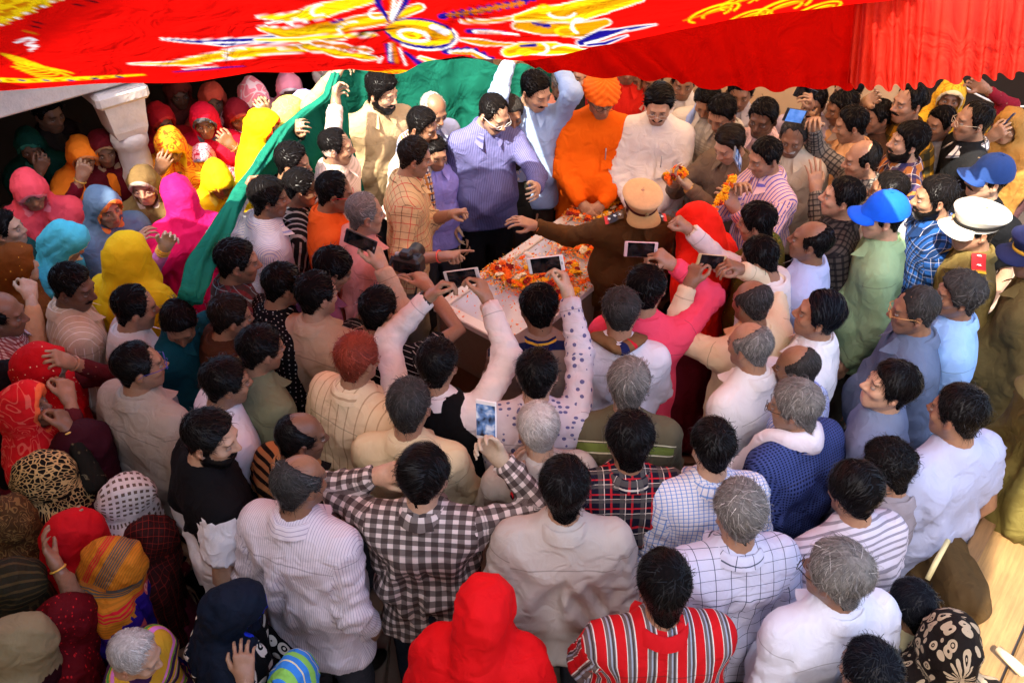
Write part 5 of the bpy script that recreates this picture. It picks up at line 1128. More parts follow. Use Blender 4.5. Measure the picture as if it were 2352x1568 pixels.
wall('sun_block_front', 'unseen tall front added behind the viewpoint to keep sun off the crowd', [('wall_face', (-4.6, -.75, 3.8), (9.2, .3, 7.6)), ('wall_face', (3.5, -.75, 1.6), (6.0, .3, 3.2))], dirty)  # unseen front, added and sized to keep direct sun off the near crowd
B = Bag(); c0 = aty(2200, 190, 6.15); c1 = aty(2440, 235, 6.0); q = np.linspace(0, 1, 14)[:, None]; B.tube(c0*(1-q)+c1*q-np.array((0, 0, .10))*np.sin(q*math.pi), .008, 6)
obj('wire', B.mesh('wire', [plain('wire_white', 'd8d4cc', .6)], True, False), None, label='white wire slung across the dark doorway', category='wire')

# ------------------------------------------------------------------ red canopy with its print, frills
def can_z(x, y):
    z = 2.40+.42*(3.95-y)
    yc = 3.25-.45*sst(-.75, -1.7, x)
    z = z-.22*np.exp(-((y-yc)/.62)**2)*np.exp(-((x+.75)/1.5)**2)-.20*np.exp(-((y-yc)/.6)**2)*np.exp(-((x+2.2)/.9)**2)
    z = z+.10*sst(.2, 1.6, x)*sst(2.4, 3.6, y)
    fx, fy = -.32, 2.9; a = np.arctan2(y-fy, x-fx); r = np.hypot(x-fx, y-fy)
    return z+.03*np.sin(a*5+1)*np.exp(-r/.7)*np.minimum(r*3, 1)+.012*np.sin(a*11+2)*np.exp(-r/1.2)*np.minimum(r*2, 1)+.014*(np.abs(noise(np.stack((x*1.6+y*2.4, y*5-x*1.1, 0*x), -1), 8))-.3)+.012*noise(np.stack((x*2.2, y*2.2, 0*x), -1), 5)+.006*np.sin(x*9+y*3)*sst(2.2, 3, y)
def edge_y(x): return 3.95-.85*sst(-.75, -1.7, x)
def edge_x(y): return 1.62-.30*np.clip(3.95-y, 0, 1.2)
nx, ny = 640, 175; uu = np.linspace(0, 1, nx); yy = np.concatenate((np.linspace(1.85, 2.3, 40)[:-1], np.linspace(2.3, 3.95, ny-39)))
X = np.empty((nx, ny)); Y = np.empty((nx, ny))
for j, y in enumerate(yy):
    xr = float(edge_x(np.array(y))); X[:, j] = np.where(uu < .06, -3.0+uu*9.0, -2.46+(xr+2.46)*(uu-.06)/.94); Y[:, j] = y
Y = Y-(3.95-edge_y(X))*sst(2.3, 3.95, Y)
Vc = np.stack((X, Y, can_z(X, Y)), -1).reshape(-1, 3); pj = project(Vc); px, py = pj[:, 0], pj[:, 1]
# the print is dyed into the cloth: flames, scrolls and bands traced once onto the fabric
RED = lin('c00a06'); GOLD = lin('b87a06'); YEL = lin('d8b00c'); WHT = lin('dcd6ca'); BLU = lin('160e6c'); ORG = lin('b05c08'); BLK = lin('160a10')
cc = np.tile(np.array(RED), (len(Vc), 1)); inm = (pj[:, 2] > .3) & (py > -260) & (py < 330) & (px > -500) & (px < 2500)
def seg(pts, ws, c, zig=0, zf=0):
    pts = np.array(pts, float); ws = np.broadcast_to(np.asarray(ws, float), (len(pts),)); m = inm & (px > pts[:, 0].min()-60) & (px < pts[:, 0].max()+60) & (py > pts[:, 1].min()-50) & (py < pts[:, 1].max()+50)
    idx = np.nonzero(m)[0]
    if not len(idx): return
    P = np.stack((px[idx], py[idx]), 1); best = np.full(len(idx), 99.); s0 = 0
    for i in range(len(pts)-1):
        a, b = pts[i], pts[i+1]; d = b-a; L = np.linalg.norm(d); t = np.clip(((P-a)@d)/(L*L), 0, 1); q = P-a-t[:, None]*d; w = ws[i]*(1-t)+ws[i+1]*t
        if zig: w = w*(1+zig*np.sin((s0+t*L)*zf))
        best = np.minimum(best, np.linalg.norm(q*np.array((.8, 1.25)), axis=1)-w); s0 += L
    al = np.clip(.5-best/3.2, 0, 1)[:, None]; cc[idx] = cc[idx]*(1-al)+np.array(c)*al
def flame(pts, w, fill, edge=WHT, e=2.4, zig=.25, zf=.09, core=None):
    w = np.asarray(w, float)*1.25; zig *= .5; zf *= .6; seg(pts, w+e, edge, zig, zf); seg(pts, w, fill, zig, zf)
    if core is not None: seg(pts, w*.4, core, zig, zf)
def arc(cx, cy, rx, ry, a0, a1, w, c, tilt=0):
    a = np.radians(np.linspace(a0, a1, 16)); t = math.radians(tilt); x = rx*np.cos(a); y = ry*np.sin(a); seg(np.stack((cx+x*math.cos(t)-y*math.sin(t), cy+x*math.sin(t)+y*math.cos(t)), 1), w, c)
flame([(372, 90), (440, 96), (520, 98), (640, 90), (745, 86)], [.5, 3, 7, 8, 6], BLU); seg([(470, 99), (560, 98), (680, 92)], 2, WHT)
flame([(298, 147), (380, 147), (440, 142), (520, 126), (620, 116), (720, 112)], [.3, 3, 8, 11, 9, 4], YEL, core=GOLD); arc(540, 122, 26, 9, 120, 330, 2.4, WHT, -15)
seg([(400, 166), (480, 158), (560, 152)], [1, 3, 1], BLU); seg([(420, 160), (500, 152)], 1.2, WHT)
flame([(592, 40), (660, 42), (720, 30), (790, 12), (850, -10)], [1, 9, 14, 15, 15], YEL, core=None); flame([(600, 66), (660, 78), (740, 72), (820, 52), (900, 40), (960, 18)], [4, 12, 15, 14, 12, 8], GOLD, zig=.15, core=YEL); seg([(752, 58), (785, 46)], [2, 4], BLU)
flame([(588, 92), (680, 92), (780, 84), (860, 80)], [2, 5, 5, 2], YEL, e=2); flame([(640, 112), (720, 100), (790, 88)], [1, 4, 2], GOLD, e=2)
arc(735, 24, 20, 12, 80, 290, 3, WHT, -20); arc(690, 48, 24, 9, 60, 260, 2.6, WHT, -20); arc(640, 60, 30, 10, 180, 350, 2.6, WHT); arc(800, 62, 24, 9, 150, 330, 2.4, WHT, -20); arc(870, 30, 22, 12, 40, 250, 2.6, WHT, -10)
for q in (0, 1): seg([(860+40*q, -20), (870+34*q, 12), (888+8*q, 40), (896, 56)], [8, 6, 4, 3], (BLU, ORG)[q]); seg([(905, -20), (905, 10), (898, 44)], 3, WHT)
seg([(940, -20), (930, 10), (905, 45)], [7, 6, 3], BLU); seg([(928, -20), (916, 12), (900, 50)], [3, 3, 2], WHT)
arc(968, 78, 74, 28, 0, 360, 9, BLU, 8); arc(965, 76, 68, 22, 0, 360, 8, YEL, 8); seg([(900, 66), (950, 70), (1020, 84)], [12, 16, 10], GOLD); arc(950, 82, 34, 12, 0, 360, 4, WHT, 10); arc(945, 82, 16, 6, 0, 360, 4, YEL, 10); seg([(995, 62), (1022, 74)], [7, 9], WHT); arc(968, 78, 82, 36, -30, 120, 2.6, WHT, 8)
seg([(810, 76), (860, 72), (930, 62)], [1, 4, 1], BLK); seg([(720, 95), (800, 84), (860, 78)], 1.6, BLK)
flame([(700, 106), (760, 118), (800, 126), (860, 134)], [7, 8, 7, 5], GOLD, zig=.5, zf=.17, core=YEL); flame([(720, 98), (790, 108), (850, 116)], [4, 5, 3], ORG, e=2.4, zig=.6, zf=.2)
seg([(890, 104), (900, 140)], [5, 8], BLU); seg([(902, 100), (910, 142)], [4, 5], ORG); seg([(896, 100), (896, 140)], 1.8, WHT); seg([(918, 112), (932, 150)], 2, WHT); seg([(930, 120), (970, 152)], [3, 8], BLU); seg([(878, 132), (870, 144)], 2, WHT)
flame([(965, 132), (1010, 148), (1060, 152), (1120, 158)], [2, 5, 7, 6], YEL, e=2.4); seg([(1024, 118), (1080, 116), (1120, 136), (1150, 160)], [8, 10, 12, 8], BLU, .3, .3); seg([(1036, 120), (1082, 119), (1122, 140), (1145, 158)], [5, 7, 8, 5], WHT); seg([(1040, 122), (1085, 123), (1122, 143)], [3, 4.5, 5], GOLD)
seg([(1076, 72), (1110, 72), (1170, 78)], [6, 7, 4], BLU); seg([(1090, 73), (1130, 74), (1190, 80)], [4, 4, 2], WHT); seg([(1098, 74), (1150, 78)], 2.2, ORG)
seg([(1015, 38), (1090, 26), (1190, 8), (1230, -8)], [8, 9, 9, 9], BLU, .3, .3); seg([(1030, 36), (1090, 27), (1200, 7)], [4, 6, 6], ORG, .35, .35)
flame([(1060, 50), (1120, 50), (1180, 42), (1230, 40)], [2, 4, 4, 2], GOLD, e=2.2); flame([(1060, 92), (1120, 100), (1180, 104)], [2, 6, 3], GOLD, e=2.4, zig=.5)
flame([(1190, 42), (1240, 34), (1310, 30), (1380, 14), (1460, -8)], [8, 16, 22, 20, 14], YEL, zig=.12, core=GOLD); flame([(1190, 60), (1250, 66), (1330, 70), (1390, 52)], [8, 14, 15, 8], GOLD, zig=.15); seg([(1225, 54), (1258, 60)], [3, 6], BLU); arc(1300, 72, 22, 10, 0, 360, 4, YEL); arc(1330, 60, 16, 16, 90, 270, 3.4, WHT, 20); arc(1290, 30, 30, 12, 10, 190, 3, WHT); arc(1250, 22, 14, 8, 0, 360, 4, YEL)
flame([(1506, 57), (1440, 68), (1380, 80), (1336, 98)], [.4, 4, 9, 7], BLU); seg([(1440, 70), (1390, 88), (1345, 100)], 2, WHT); flame([(1440, 82), (1390, 100), (1350, 104)], [1, 3.5, 3], BLU, e=2)
flame([(1412, 119), (1340, 119), (1270, 112), (1200, 112), (1170, 120)], [.3, 6, 12, 15, 10], YEL, core=GOLD); seg([(1196, 106), (1228, 104)], [3, 5], BLU); arc(1240, 112, 18, 12, -60, 90, 3, WHT); arc(1300, 112, 30, 8, 190, 340, 2, WHT); arc(1205, 120, 16, 6, 0, 360, 3, YEL)
flame([(1286, 146), (1230, 152), (1180, 158)], [.4, 4, 5], BLU, e=2.4)
for i in range(9): arc(850+i*14, 168+2*math.sin(i), 12, 4.2, 180, 400, 1.2, YEL)
# corner band and borders
m = inm & (py < 62-.44*px) & (px < 400); cc[m] = YEL; m2 = m & (np.sin(px*.09)*np.sin(py*.2+px*.05) > .3); cc[m2] = GOLD; m2 = m & (np.abs(py+.44*px-62+30) < 3); cc[m2] = ORG
for i in range(-8, 15): seg([(10*i-2, 60-.44*10*i), (10*i+3, 57-.44*10*i)], 2.2, WHT if i % 2 == 0 else ORG)
for (a, b) in ((80, 62), (88, 53), (180, 12), (212, 4), (300, -22)): seg([(a-10, b-2), (a+10, b+2)], 2, BLK)
seg([(38, 98), (66, 88), (80, 92), (62, 104), (84, 106), (70, 116)], 3.2, WHT); seg([(56, 72), (82, 78)], 2.5, ORG)
for k in range(7):
    arc(10+8*k, 138+4*k, 62+8*k, 13, -100, 70, 1.6, YEL, 10); arc(60+14*k, 150+3*k, 26, 5, 120, 330, 1.5, YEL, 10)
seg([(-300, 168), (-60, 182), (60, 186), (200, 180), (330, 172)], [8, 7, 6, 5, 2], YEL); 
for k in range(12): seg([(-40+28*k, 184-(k > 7)*(k-7)*2), (-28+28*k, 186-(k > 7)*(k-7)*2)], 2, BLU if k % 2 else ORG)
seg([(1352, 148), (1440, 126), (1560, 104), (1760, 82), (1990, 48)], [2, 6, 7, 9, 10], GOLD, .3, .1); seg([(1360, 146), (1450, 123), (1570, 100), (1760, 78), (1990, 46)], [.5, 2, 3, 4, 5], YEL, .4, .16)
for k in range(18): seg([(1430+33*k, 124-4.4*k), (1444+33*k, 122-4.4*k)], 2.4, (BLU, WHT, BLK)[k % 3])
for (a, b, s) in ((1640, 30, 1.), (1720, 40, .8), (1800, 18, 1.1), (1580, 82, .6), (1880, 24, .9), (1700, 6, .8)): arc(a, b, 60*s, 14*s, 150, 400, 2.4*s, YEL, -18); arc(a+6, b, 34*s, 8*s, 170, 420, 2*s, YEL, -18); seg([(a-70*s, b+18*s), (a+40*s, b-14*s)], [1, 2.5*s], GOLD)
# beyond the frame the same print goes on as scattered scrolls
out = ~inm; s_ = np.sin(Vc[:, 0]*7)*np.sin(Vc[:, 1]*6+np.sin(Vc[:, 0]*4)*2); cc[out & (s_ > .78)] = YEL; cc[out & (s_ < -.85)] = BLU
F = np.array([(i*ny+j, (i+1)*ny+j, (i+1)*ny+j+1, i*ny+j+1) for i in range(nx-1) for j in range(ny-1)])
def thin_cloth(nm, trans=.5, col=None, tint=(1, 1, 1)):
    m, t, b = new_mat(nm); t.nodes.remove(b); o = t.nodes['Material Output']; d = N(t, 'ShaderNodeBsdfDiffuse'); tr = N(t, 'ShaderNodeBsdfTranslucent'); mx = N(t, 'ShaderNodeMixShader'); mx.inputs[0].default_value = trans
    co = objco(t); n = noise_n(t, co, 9, 3); f = math_(t, 'MULTIPLY_ADD', n, .2, .9)
    if col is None: src = N(t, 'ShaderNodeAttribute', attribute_name='col').outputs['Color']
    else: src = (*lin(col), 1)
    c = mixc(t, 1.0, src, f, 'MULTIPLY'); t.links.new(c, d.inputs[0]); t.links.new(c, tr.inputs[0])
    bn = N(t, 'ShaderNodeBump'); bn.inputs['Strength'].default_value = .8; bn.inputs['Distance'].default_value = .05; t.links.new(noise_n(t, co, 5, 3, .5, 1.2), bn.inputs['Height'])
    for s in (d, tr): t.links.new(bn.outputs[0], s.inputs['Normal'])
    t.links.new(d.outputs[0], mx.inputs[1]); t.links.new(tr.outputs[0], mx.inputs[2]); t.links.new(mx.outputs[0], o.inputs[0]); return m
can_m = thin_cloth('canopy_print', .56)
canopy = empty('canopy', (0, 3.9, 2.4), label='red canopy cloth printed with yellow, white and blue flames sagging over the crowd', category='canopy')
def ch(nm, me, par): o = obj(nm, me, par); o.location = -np.array(par.location) if par.parent is None else (0, 0, 0); return o
ch('canopy_sheet', mesh('canopy_sheet', Vc, F, [can_m], cc), canopy)
# far frill under the printed border, and the pleated frill at the right
frm = thin_cloth('frill_red', .45, 'b40c06'); frs = thin_cloth('frill_sheer', .6, 'd43a2c')
def frill(nm, top, bot, n, m, per, amp, lab=None, cat=None, par=None, hem=None):
    q = np.linspace(0, 1, n); V = []; rows = 9; tv = np.array(top); bv = np.array(bot); tq = np.linspace(0, 1, len(tv)); bq = np.linspace(0, 1, len(bv))
    for r in range(rows):
        t = r/(rows-1)
        for s in q:
            a = np.array([np.interp(s, tq, tv[:, c]) for c in range(3)]); b = np.array([np.interp(s, bq, bv[:, c]) for c in range(3)]); w = math.sin(s*per*6.283+1.3*math.sin(s*19)); w = math.copysign(abs(w)**.75, w)
            V.append(a*(1-t)+b*t+np.array((.25, 1, 0))*amp*w*(.25+.75*t))
    F = [(r*n+i, r*n+i+1, (r+1)*n+i+1, (r+1)*n+i) for r in range(rows-1) for i in range(n-1)]; V = np.array(V)
    o = ch(nm, mesh(nm, V, F, [m]), par)
    if hem:
        B = Bag(); B.tube(V[-n:], .0016, 4); me = mesh('hem_thread', np.concatenate(B.V), tidy(np.concatenate([np.array(f)[None] for f in B.F if len(f) == 4])), [plain('hem_white', 'f0c8c0', .8)]); obj('hem', me, o)
xe = np.linspace(-.2, 1.62, 24); top = [(x, 3.962, float(can_z(np.array(x), np.array(3.95)))+.012) for x in xe]
hemy = [(1230, 158), (1300, 168), (1420, 178), (1560, 186), (1600, 200), (1700, 203), (1800, 208), (1880, 200), (1960, 205)]
frill('far_frill', top, [aty(a, b, 3.97) for a, b in hemy], 150, frm, 9, .028, par=canopy)
top = [aty(a, -70, y) for a, y in ((1972, 3.90), (2060, 3.80), (2200, 3.62), (2360, 3.42), (2640, 3.15))]; bot = [aty(a, b, y) for a, b, y in ((1945, 196, 3.92), (2030, 204, 3.82), (2120, 196, 3.66), (2240, 180, 3.5), (2360, 172, 3.36), (2640, 150, 3.1))]
frill('pleated_frill', top, bot, 300, frs, 13, .04, par=canopy, hem=False)
B = Bag(); B.tube(top, .008, 6); ch('rope', B.mesh('rope', [plain('jute_rope', '8a7450', .9)], True, False), canopy)
for (x, y) in ((-2.95, 1.85), ):
    B = Bag(); B.tube([(x, y, -.02), (x, y, 3.5)], .035, 10); ch('pole', B.mesh('canopy_pole', [plain('bamboo', 'a8844c', .6)], True, False), canopy)
# unseen added awning to shade the back rows
aw = empty('shadecloth', (1.2, 5.0, 2.6), label='unseen added pale orange awning over the men behind the coffin', category='shadecloth')
gx, gy = np.meshgrid(np.linspace(-.3, 3.4, 40), np.linspace(3.72, 6.25, 24), indexing='ij'); gz = can_z(np.minimum(gx, 1.6), np.minimum(gy, 3.95))+.03+.38*np.clip(gy-3.995, 0, .8)+.04*np.maximum(gy-3.9, 0)+.04*np.sin(gx*4)*np.sin(gy*3)
F = np.array([(i*24+j, (i+1)*24+j, (i+1)*24+j+1, i*24+j+1) for i in range(39) for j in range(23)]); ch('shadecloth_sheet', mesh('shadecloth_sheet', np.stack((gx, gy, gz), -1).reshape(-1, 3), F, [thin_cloth('shadecloth_fabric', .5, 'ecc49c')]), aw)
for x in (.0, 3.3):
    B = Bag(); B.tube([(x, 6.2, -.02), (x, 6.2, 2.86)], .03, 10); ch('pole', B.mesh('shadecloth_pole', [plain('bamboo', 'a8844c', .6)], True, False), aw)

# ------------------------------------------------------------------ green cloth held up by the men
grn = thin_cloth('green_net', .35, '1a6654'); grl = thin_cloth('green_roll', .25, '227a62')
ge = empty('green_cloth', at(600, 500, 0), label='green shade cloth gathered and held up by the men beside the veranda', category='cloth')
d5 = who('lean weathered').dep; d2 = who('pale pink shirt gripping').dep; d3 = who('knitted').dep
K = [(432, 690, d5-.62), (470, 600, d5-.42), (515, 510, d5-.18), (562, 424, d5+.12), (600, 372, d3-.02), (652, 298, d3+.06), (700, 258, d2+.02), (752, 222, d2+.05), (772, 170, d2+.10)]
kp = np.array([atd(*k) for k in K]); tt = np.linspace(0, len(kp)-1, 70); path = np.stack([np.interp(tt, np.arange(len(kp)), kp[:, c]) for c in range(3)], 1)
for _ in range(3): path[1:-1] = (path[:-2]+2*path[1:-1]+path[2:])/4
rad = np.interp(tt, (0, 2, 3, 3.3, 4, 8), (.054, .050, .034, .028, .030, .022)); V, F = tube(path, rad, 30, True, .7); nq = len(path); th_ = np.tile(np.arange(30)*2*math.pi/30, nq); iq = np.repeat(np.arange(nq), 30)
rel = V[:-2]-path[iq]; V[:-2] = path[iq]+rel*(1+.38*np.sin(th_*5+iq*.22+1.2*np.sin(iq*.3))*np.abs(np.sin(iq*.11+.5))+.25*noise(np.stack((th_*1.6, iq*.25, 0*th_), 1), 4))[:, None]
ch('rolled_edge', mesh('rolled_edge', V, tidy(F), [grl]), ge)
def sheet(nm, top, drop, n, rows, amp, per, m, lean=(0, 0, 0)):
    top = np.array(top); q = np.linspace(0, len(top)-1, n); T_ = np.stack([np.interp(q, np.arange(len(top)), top[:, c]) for c in range(3)], 1); V = []
    for r in range(rows):
        t = r/(rows-1); w = np.sin(q/q[-1]*per*6.283+1.5*np.sin(q*1.7)); V.append(T_-np.array((0, 0, drop))*t+np.outer(w, (.35, .9, 0))*amp*(.2+t)+np.array(lean)*t)
    F = [(r*n+i, r*n+i+1, (r+1)*n+i+1, (r+1)*n+i) for r in range(rows-1) for i in range(n-1)]; V = np.concatenate(V); V += noise(V*5, 6)[:, None]*.03+(np.abs(noise(V*np.array((8, 8, 3)), 7))*.05)[:, None]*np.array((.3, 1, 0))
    ch(nm, mesh(nm, V, F, [m]), ge)
sheet('hanging_sheet', path[26:], 1.15, 60, 16, .035, 5, grn, (.06, .06, 0))
bk = [aty(a, b, y) for a, b, y in ((735, 175, 5.15), (820, 140, 5.35), (930, 138, 5.4), (1060, 140, 5.4), (1165, 160, 5.35), (1290, 120, 5.45))]; sheet('back_sheet', bk, 1.3, 80, 20, .05, 6, grn)

# ------------------------------------------------------------------ the coffin: a glass topped cold box on a stand, strewn with flowers
CZ = .93; cA, cB, cC, cD = [at(a, b, CZ) for a, b in ((996, 710), (1180, 791), (1586, 487), (1381, 425))]
ctr = (cA+cB+cC+cD)/4; ax1 = nrm((cD-cA)+(cC-cB)); ax2 = nrm(np.cross((0, 0, 1), ax1)); LL = .5*(np.linalg.norm(cD-cA)+np.linalg.norm(cC-cB)); WW = .5*(np.linalg.norm(cB-cA)+np.linalg.norm(cC-cD)); CR = np.stack((ax1, ax2, (0, 0, 1)), 1)
ce = empty('coffin', (ctr[0], ctr[1], 0), math.atan2(ax1[1], ax1[0]), label='glass topped coffin with cream metal frame on a draped stand', category='coffin')
cream = plain('cream_metal', 'e6e0d4', .3, .1, .6, 12, .10); steel = plain('box_side', '8a7a66', .5, .2); gm, t, b = new_mat('coffin_glass'); b.inputs['Base Color'].default_value = (.62, .64, .68, 1); b.inputs['Roughness'].default_value = .08; b.inputs['Alpha'].default_value = .85; b.inputs['Specular IOR Level'].default_value = .7
def cb(nm, c, d, m, bev=.006, par=ce): B = Bag(); B.box(c, d, None, None, 0, bev); return obj(nm, B.mesh(nm, [m], False, False), par)
for s in (-1, 1):
    cb('frame_rail', (0, s*(WW/2-.03), CZ-.02), (LL, .06, .045), cream); cb('frame_rail', (s*(LL/2-.035), 0, CZ-.0215), (.07, WW-.124, .042), cream)
    cb('side_panel', (0, s*(WW/2-.02), CZ-.21), (LL-.02, .02, .33), steel); cb('side_panel', (s*(LL/2-.02), 0, CZ-.21), (.02, WW-.07, .33), steel)
cb('frame_rail', (-.12, 0, CZ-.022), (.035, WW-.125, .04), cream)
for s, c, d in ((0, LL/2-.03-.5*(LL/2-.1+.12)+.0, 0), ): pass
a0 = -LL/2+.07; cb('glass_pane', ((a0-.1375)/2, 0, CZ-.018), (-.1375-a0, WW-.126, .006), gm, .001); a1 = LL/2-.07; cb('glass_pane', ((a1-.1025)/2, 0, CZ-.018), (a1+.1025, WW-.126, .006), gm, .001)
cb('bed', (0, 0, CZ-.34), (LL-.06, WW-.08, .04), plain('white_sheet', 'd8d8d8', .9)); 
g = Grid((-LL/2, -WW/2, CZ-.34), (LL/2, WW/2, CZ-.05), .02); g.rc((-.62, 0, CZ-.27), (.45, 0, CZ-.25), .07, .11, .03); g.ell((.62, 0, CZ-.24), (.11, .09, .09), .04); g.rc((.3, -.12, CZ-.26), (.3, .12, CZ-.26), .09, .09, .05); V, F = g.net(); V += noise(V*18)[:, None]*.008
obj('shroud', mesh('shroud', V, F, [plain('white_sheet', 'd8d8d8', .9)]), ce)
B = Bag(); hs_, wt = LL/2-.05, WW/2-.04; n = 56; Vd = []
for r in range(5):
    t = r/4
    for i in range(n):
        a = i/n*4; e = int(a); f = a-e; p = [(-1+2*f, -1), (1, -1+2*f), (1-2*f, 1), (-1, 1-2*f)][e]; w = .012*math.sin(i*2.6)*(.3+t); Vd.append((p[0]*(hs_+w-.01), p[1]*(wt+w-.01), (CZ-.375)*(1-t)+.015*t))
Fd = [(r*n+i, r*n+(i+1) % n, (r+1)*n+(i+1) % n, (r+1)*n+i)[::-1] for r in range(4) for i in range(n)]+[tuple(range(n))]
obj('stand_drape', mesh('stand_drape', np.array(Vd), Fd, [plain('drape_cloth', '8a5a38', .85)]), ce)
# marigolds
FLM = attr_mat('petal', .7, .3, 80, .2, .2, .002)
def blossom(c, seed, r=.022):
    rg = np.random.default_rng(seed); V = [(0, 0, r*.75)]; F = []; C = [np.array(lin(c))*.8]; n = 14
    for k, (rr, z) in enumerate(((.45, .80), (.78, .55), (1.05, .18), (.6, -.1))):
        for i in range(n):
            a = (i+.5*(k % 2))*2*math.pi/n; q = r*rr*(1+.16*(1 if i % 2 else -1)+.08*rg.normal()); V.append((q*math.cos(a), q*math.sin(a), r*z*(1+.15*rg.normal())+.004*(i % 2))); C.append(np.array(lin(c))*(.75+.5*rg.random()))
    for i in range(n): F.append((0, 1+i, 1+(i+1) % n))
    for k in range(3):
        for i in range(n): F.append((1+k*n+i, 1+(k+1)*n+i, 1+(k+1)*n+(i+1) % n, 1+k*n+(i+1) % n))
    V = np.array(V); V[:, 2] += r*.12; return mesh('blossom', V, F, [FLM], np.array(C), smooth=False)
FK = {'orange': ('f2690a', 6), 'yellow': ('f0b010', 3), 'maroon': ('8a1410', 2), 'cream': ('e8dcb4', 2)}
FM = {k: [blossom(c, 10+i+7*len(k)) for i in range(3)] for k, (c, w) in FK.items()}
heaps = [((1150, 620), 44, 18, 26), ((1215, 645), 66, 26, 50), ((1290, 640), 56, 34, 44), ((1300, 690), 36, 36, 26), ((1345, 570), 52, 20, 48), ((1390, 590), 22, 22, 14), ((1345, 492), 40, 13, 34), ((1395, 476), 34, 11, 24), ((1430, 470), 26, 14, 16), ((1530, 520), 18, 12, 10)]
names = sum([[k]*w for k, (c, w) in FK.items()], []); nf = 0; rg = np.random.default_rng(77); cosr = CR[:, :2]
def in_box(p, m=.0): q = cosr.T@(p[:3]-ctr); return abs(q[0]) < LL/2-m and abs(q[1]) < WW/2-m
petV = []; petF = []; petC = []
def petal(p, s, c):
    a = rg.random()*6.28; b = rg.normal(size=3)*.35; u = np.array((math.cos(a), math.sin(a), b[0]))*s; v = np.array((-math.sin(a), math.cos(a), b[1]))*s*.6; k = len(petV)
    petV.extend([p-u, p+v*.9, p+u+np.array((0, 0, .4*s)), p-v*.9]); petF.append((k, k+1, k+2, k+3)); petC.extend([np.array(lin(c))*(.7+.5*rg.random())]*4)
for (hx, hy), sx, sy, n in heaps:
    for i in range(n):
        p = at(hx+rg.normal()*sx*.55, hy+rg.normal()*sy*.55, CZ)
        if not in_box(p, .02): continue
        k = names[rg.integers(len(names))]; o = bpy.data.objects.new('marigold', FM[k][rg.integers(3)]); COL.objects.link(o); p[2] = CZ+.004+.018*rg.random(); o.location = p; s = .75+.45*rg.random(); o.scale = (s, s, s*.9); o.rotation_euler = (rg.normal()*.35, rg.normal()*.35, rg.random()*6.28)
        o['label'] = k+' marigold blossom strewn on the glass coffin lid'; o['category'] = 'flower'; o['group'] = k+' marigolds on the coffin lid'
    for i in range(n*26):
        p = at(hx+rg.normal()*sx*.75, hy+rg.normal()*sy*.75, CZ)
        if in_box(p): p[2] = CZ+.006+.014*rg.random(); petal(p, .006+.005*rg.random(), ('f07010', 'f08a18', 'f0b028', 'e85a0c', 'e8d8a8', '3a5a1c')[min(int(rg.random()*5.4), 5)])
for i in range(500):
    p = ctr+ax1*LL*(rg.random()-.5)+ax2*WW*(rg.random()-.5); p[2] = CZ+.006; petal(p, .006+.004*rg.random(), 'f07a18')
obj('marigold_petals', mesh('marigold_petals', np.array(petV), petF, [FLM], np.array(petC), smooth=False), kind='stuff', label='loose orange and yellow marigold petals heaped over the glass', category='petals')
def garland(name, pts, lab, n):
    pts = np.array(pts); e = empty(name, pts[0], label=lab, category='garland'); t = np.linspace(0, len(pts)-1, n); Q = np.stack([np.interp(t, np.arange(len(pts)), pts[:, c]) for c in range(3)], 1)-pts[0]
    B = Bag(); B.tube(Q, .002, 5); obj('thread', B.mesh('thread', [plain('thread', 'd8c8a0', .8)], True, False), e)
    for q in Q:
        for j in range(3):
            o = obj('blossom', FM[('yellow', 'orange', 'yellow', 'maroon')[rg.integers(4)]][rg.integers(3)], e); o.location = q+rg.normal(size=3)*.010; o.rotation_euler = tuple(rg.random(3)*6.28); s = .75+.3*rg.random(); o.scale = (s, s, s)
Pg = who('holding a garland'); garland('garland', [atd(a, b, Pg.dep-.12) for a, b in ((1680, 410), (1665, 445), (1645, 475), (1632, 500))], 'yellow and red marigold garland dangling from raised fingers', 12)
Pm = who('offering marigolds'); c = atd(1553, 410, Pm.dep+.02)
garland('garland', [c+np.array(v) for v in ((-.05, 0, .02), (-.02, .03, .04), (.02, .0, .05), (.05, .02, .03), (.03, -.03, .03), (-.02, -.03, .02))], 'heap of marigolds cupped in two hands beside the white kurta', 9)

# ------------------------------------------------------------------ plank cart, uniform stand-in, cane at the lower right
woodm, t, b = new_mat('old_wood'); at_ = N(t, 'ShaderNodeAttribute', attribute_name='col'); mp = N(t, 'ShaderNodeMapping'); mp.inputs['Scale'].default_value = (.6, 9, 9); t.links.new(objco(t), mp.inputs[0])
g1 = noise_n(t, mp.outputs[0], 6, 5, .65, .6); g2 = noise_n(t, objco(t), 5, 4, .6); f_ = math_(t, 'MULTIPLY', math_(t, 'MULTIPLY_ADD', g1, 1.3, .3), math_(t, 'MULTIPLY_ADD', g2, .9, .5)); vm = N(t, 'ShaderNodeVectorMath', operation='SCALE'); t.links.new(at_.outputs['Color'], vm.inputs[0]); t.links.new(f_, vm.inputs['Scale']); t.links.new(vm.outputs[0], b.inputs['Base Color']); b.inputs['Roughness'].default_value = .65; bump(t, g1, .6, .006, b); CTZ = .95
k0, k1, k2 = at(2330, 1130, CTZ), at(2249, 1253, CTZ), at(2125, 1530, CTZ); wd_ = nrm(k2-k0); wn = nrm(np.cross(wd_, (0, 0, 1))); wn = wn if wn[0] > 0 else -wn; RW = np.stack((wd_, wn, np.cross(wd_, wn)), 1); Lw = 2.1; o0 = k0-wd_*.15
we = empty('plank_cart', o0*np.array((1, 1, 0)), label='worn wooden plank cart with a raised edge, half in sun', category='cart')
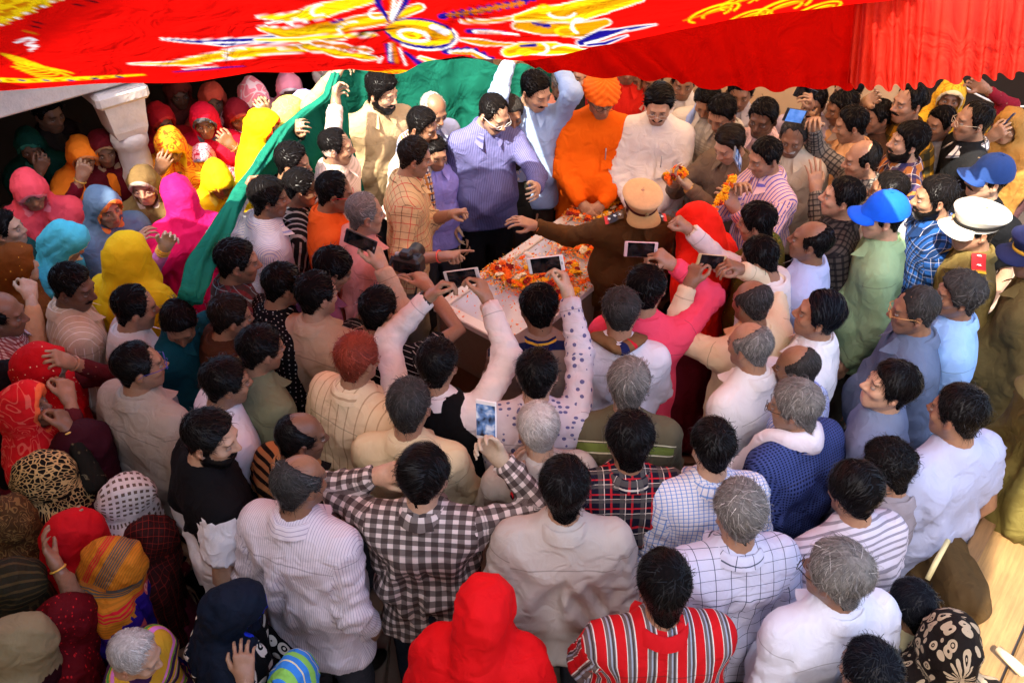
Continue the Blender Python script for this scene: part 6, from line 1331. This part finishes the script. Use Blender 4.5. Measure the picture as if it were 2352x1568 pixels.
def wp_(nm, c, d, colr, bev=.006): B = Bag(); B.box((0, 0, 0), d, None, lin(colr), 0, bev); o = obj(nm, B.mesh(nm, [woodm], False), we); o.location = o0+RW@np.array(c)-np.array(we.location); o.rotation_euler = Matrix(RW.tolist()).to_euler(); return o
for i in range(4): wp_('plank', (Lw/2, .10+.245*i, 0), (Lw, .236, .035), ('8a6a40', '7c5e38', '927248', '86663e')[i])
sgn = 1 if RW[2, 2] > 0 else -1
wp_('edge_rail', (Lw/2, -.035, .012*sgn), (Lw, .06, .085), '7a5a38'); wp_('cross_bar', (.28, .5, .045*sgn), (.09, 1.0, .05), 'd8c8a0')
for a, b in ((.12, .02), (2.0, .02), (.12, .9), (2.0, .9)): wp_('leg', (a, b, -.50*sgn), (.08, .08, .90), '7a5a38')
cs = at(2172, 1318, 1.0); g = Grid((-.26, -.34, -.35), (.26, .34, .16), .018); g.rc((-.02, .24, .02), (.0, -.2, .0), .11, .14, .05); g.rc((-.12, .15, -.05), (-.16, -.15, -.28), .09, .07, .05); g.rc((.1, .2, 0), (.1, -.2, 0), .1, .1, .05); V, F = g.net(); V += vnormals(V, F)*(np.abs(noise(V*np.array((12, 7, 12))))*.03)[:, None]; V = V*np.array((.55, .62, .8))
obj('uniform_stand_in', mesh('uniform_stand_in', V+cs, F, [cloth(('solid', '4a3820'))], None, V[:, :2][F]), None, label='brown uniform coat heaped against the plank edge', category='coat')  # lumpy heap standing in for a policeman in brown uniform
B = Bag(); B.tube([at(2178, 1240, 1.22), at(2150, 1290, 1.2), at(2130, 1330, 1.16)], (.009, .010, .009), 8); obj('cane', B.mesh('cane', [plain('cane_wood', 'd8c890', .5)], True, False), None, label='pale cane lying on the brown uniform coat', category='cane')
B = Bag(); B.tube([at(2292, 1490, 1.05), at(2320, 1515, 1.06), at(2352, 1545, 1.04)], (.014, .017, .02), 8); obj('stick', B.mesh('stick', [plain('peeled_wood', 'c8b090', .7)], True, False), None, label='peeled stick resting on the plank cart', category='stick')
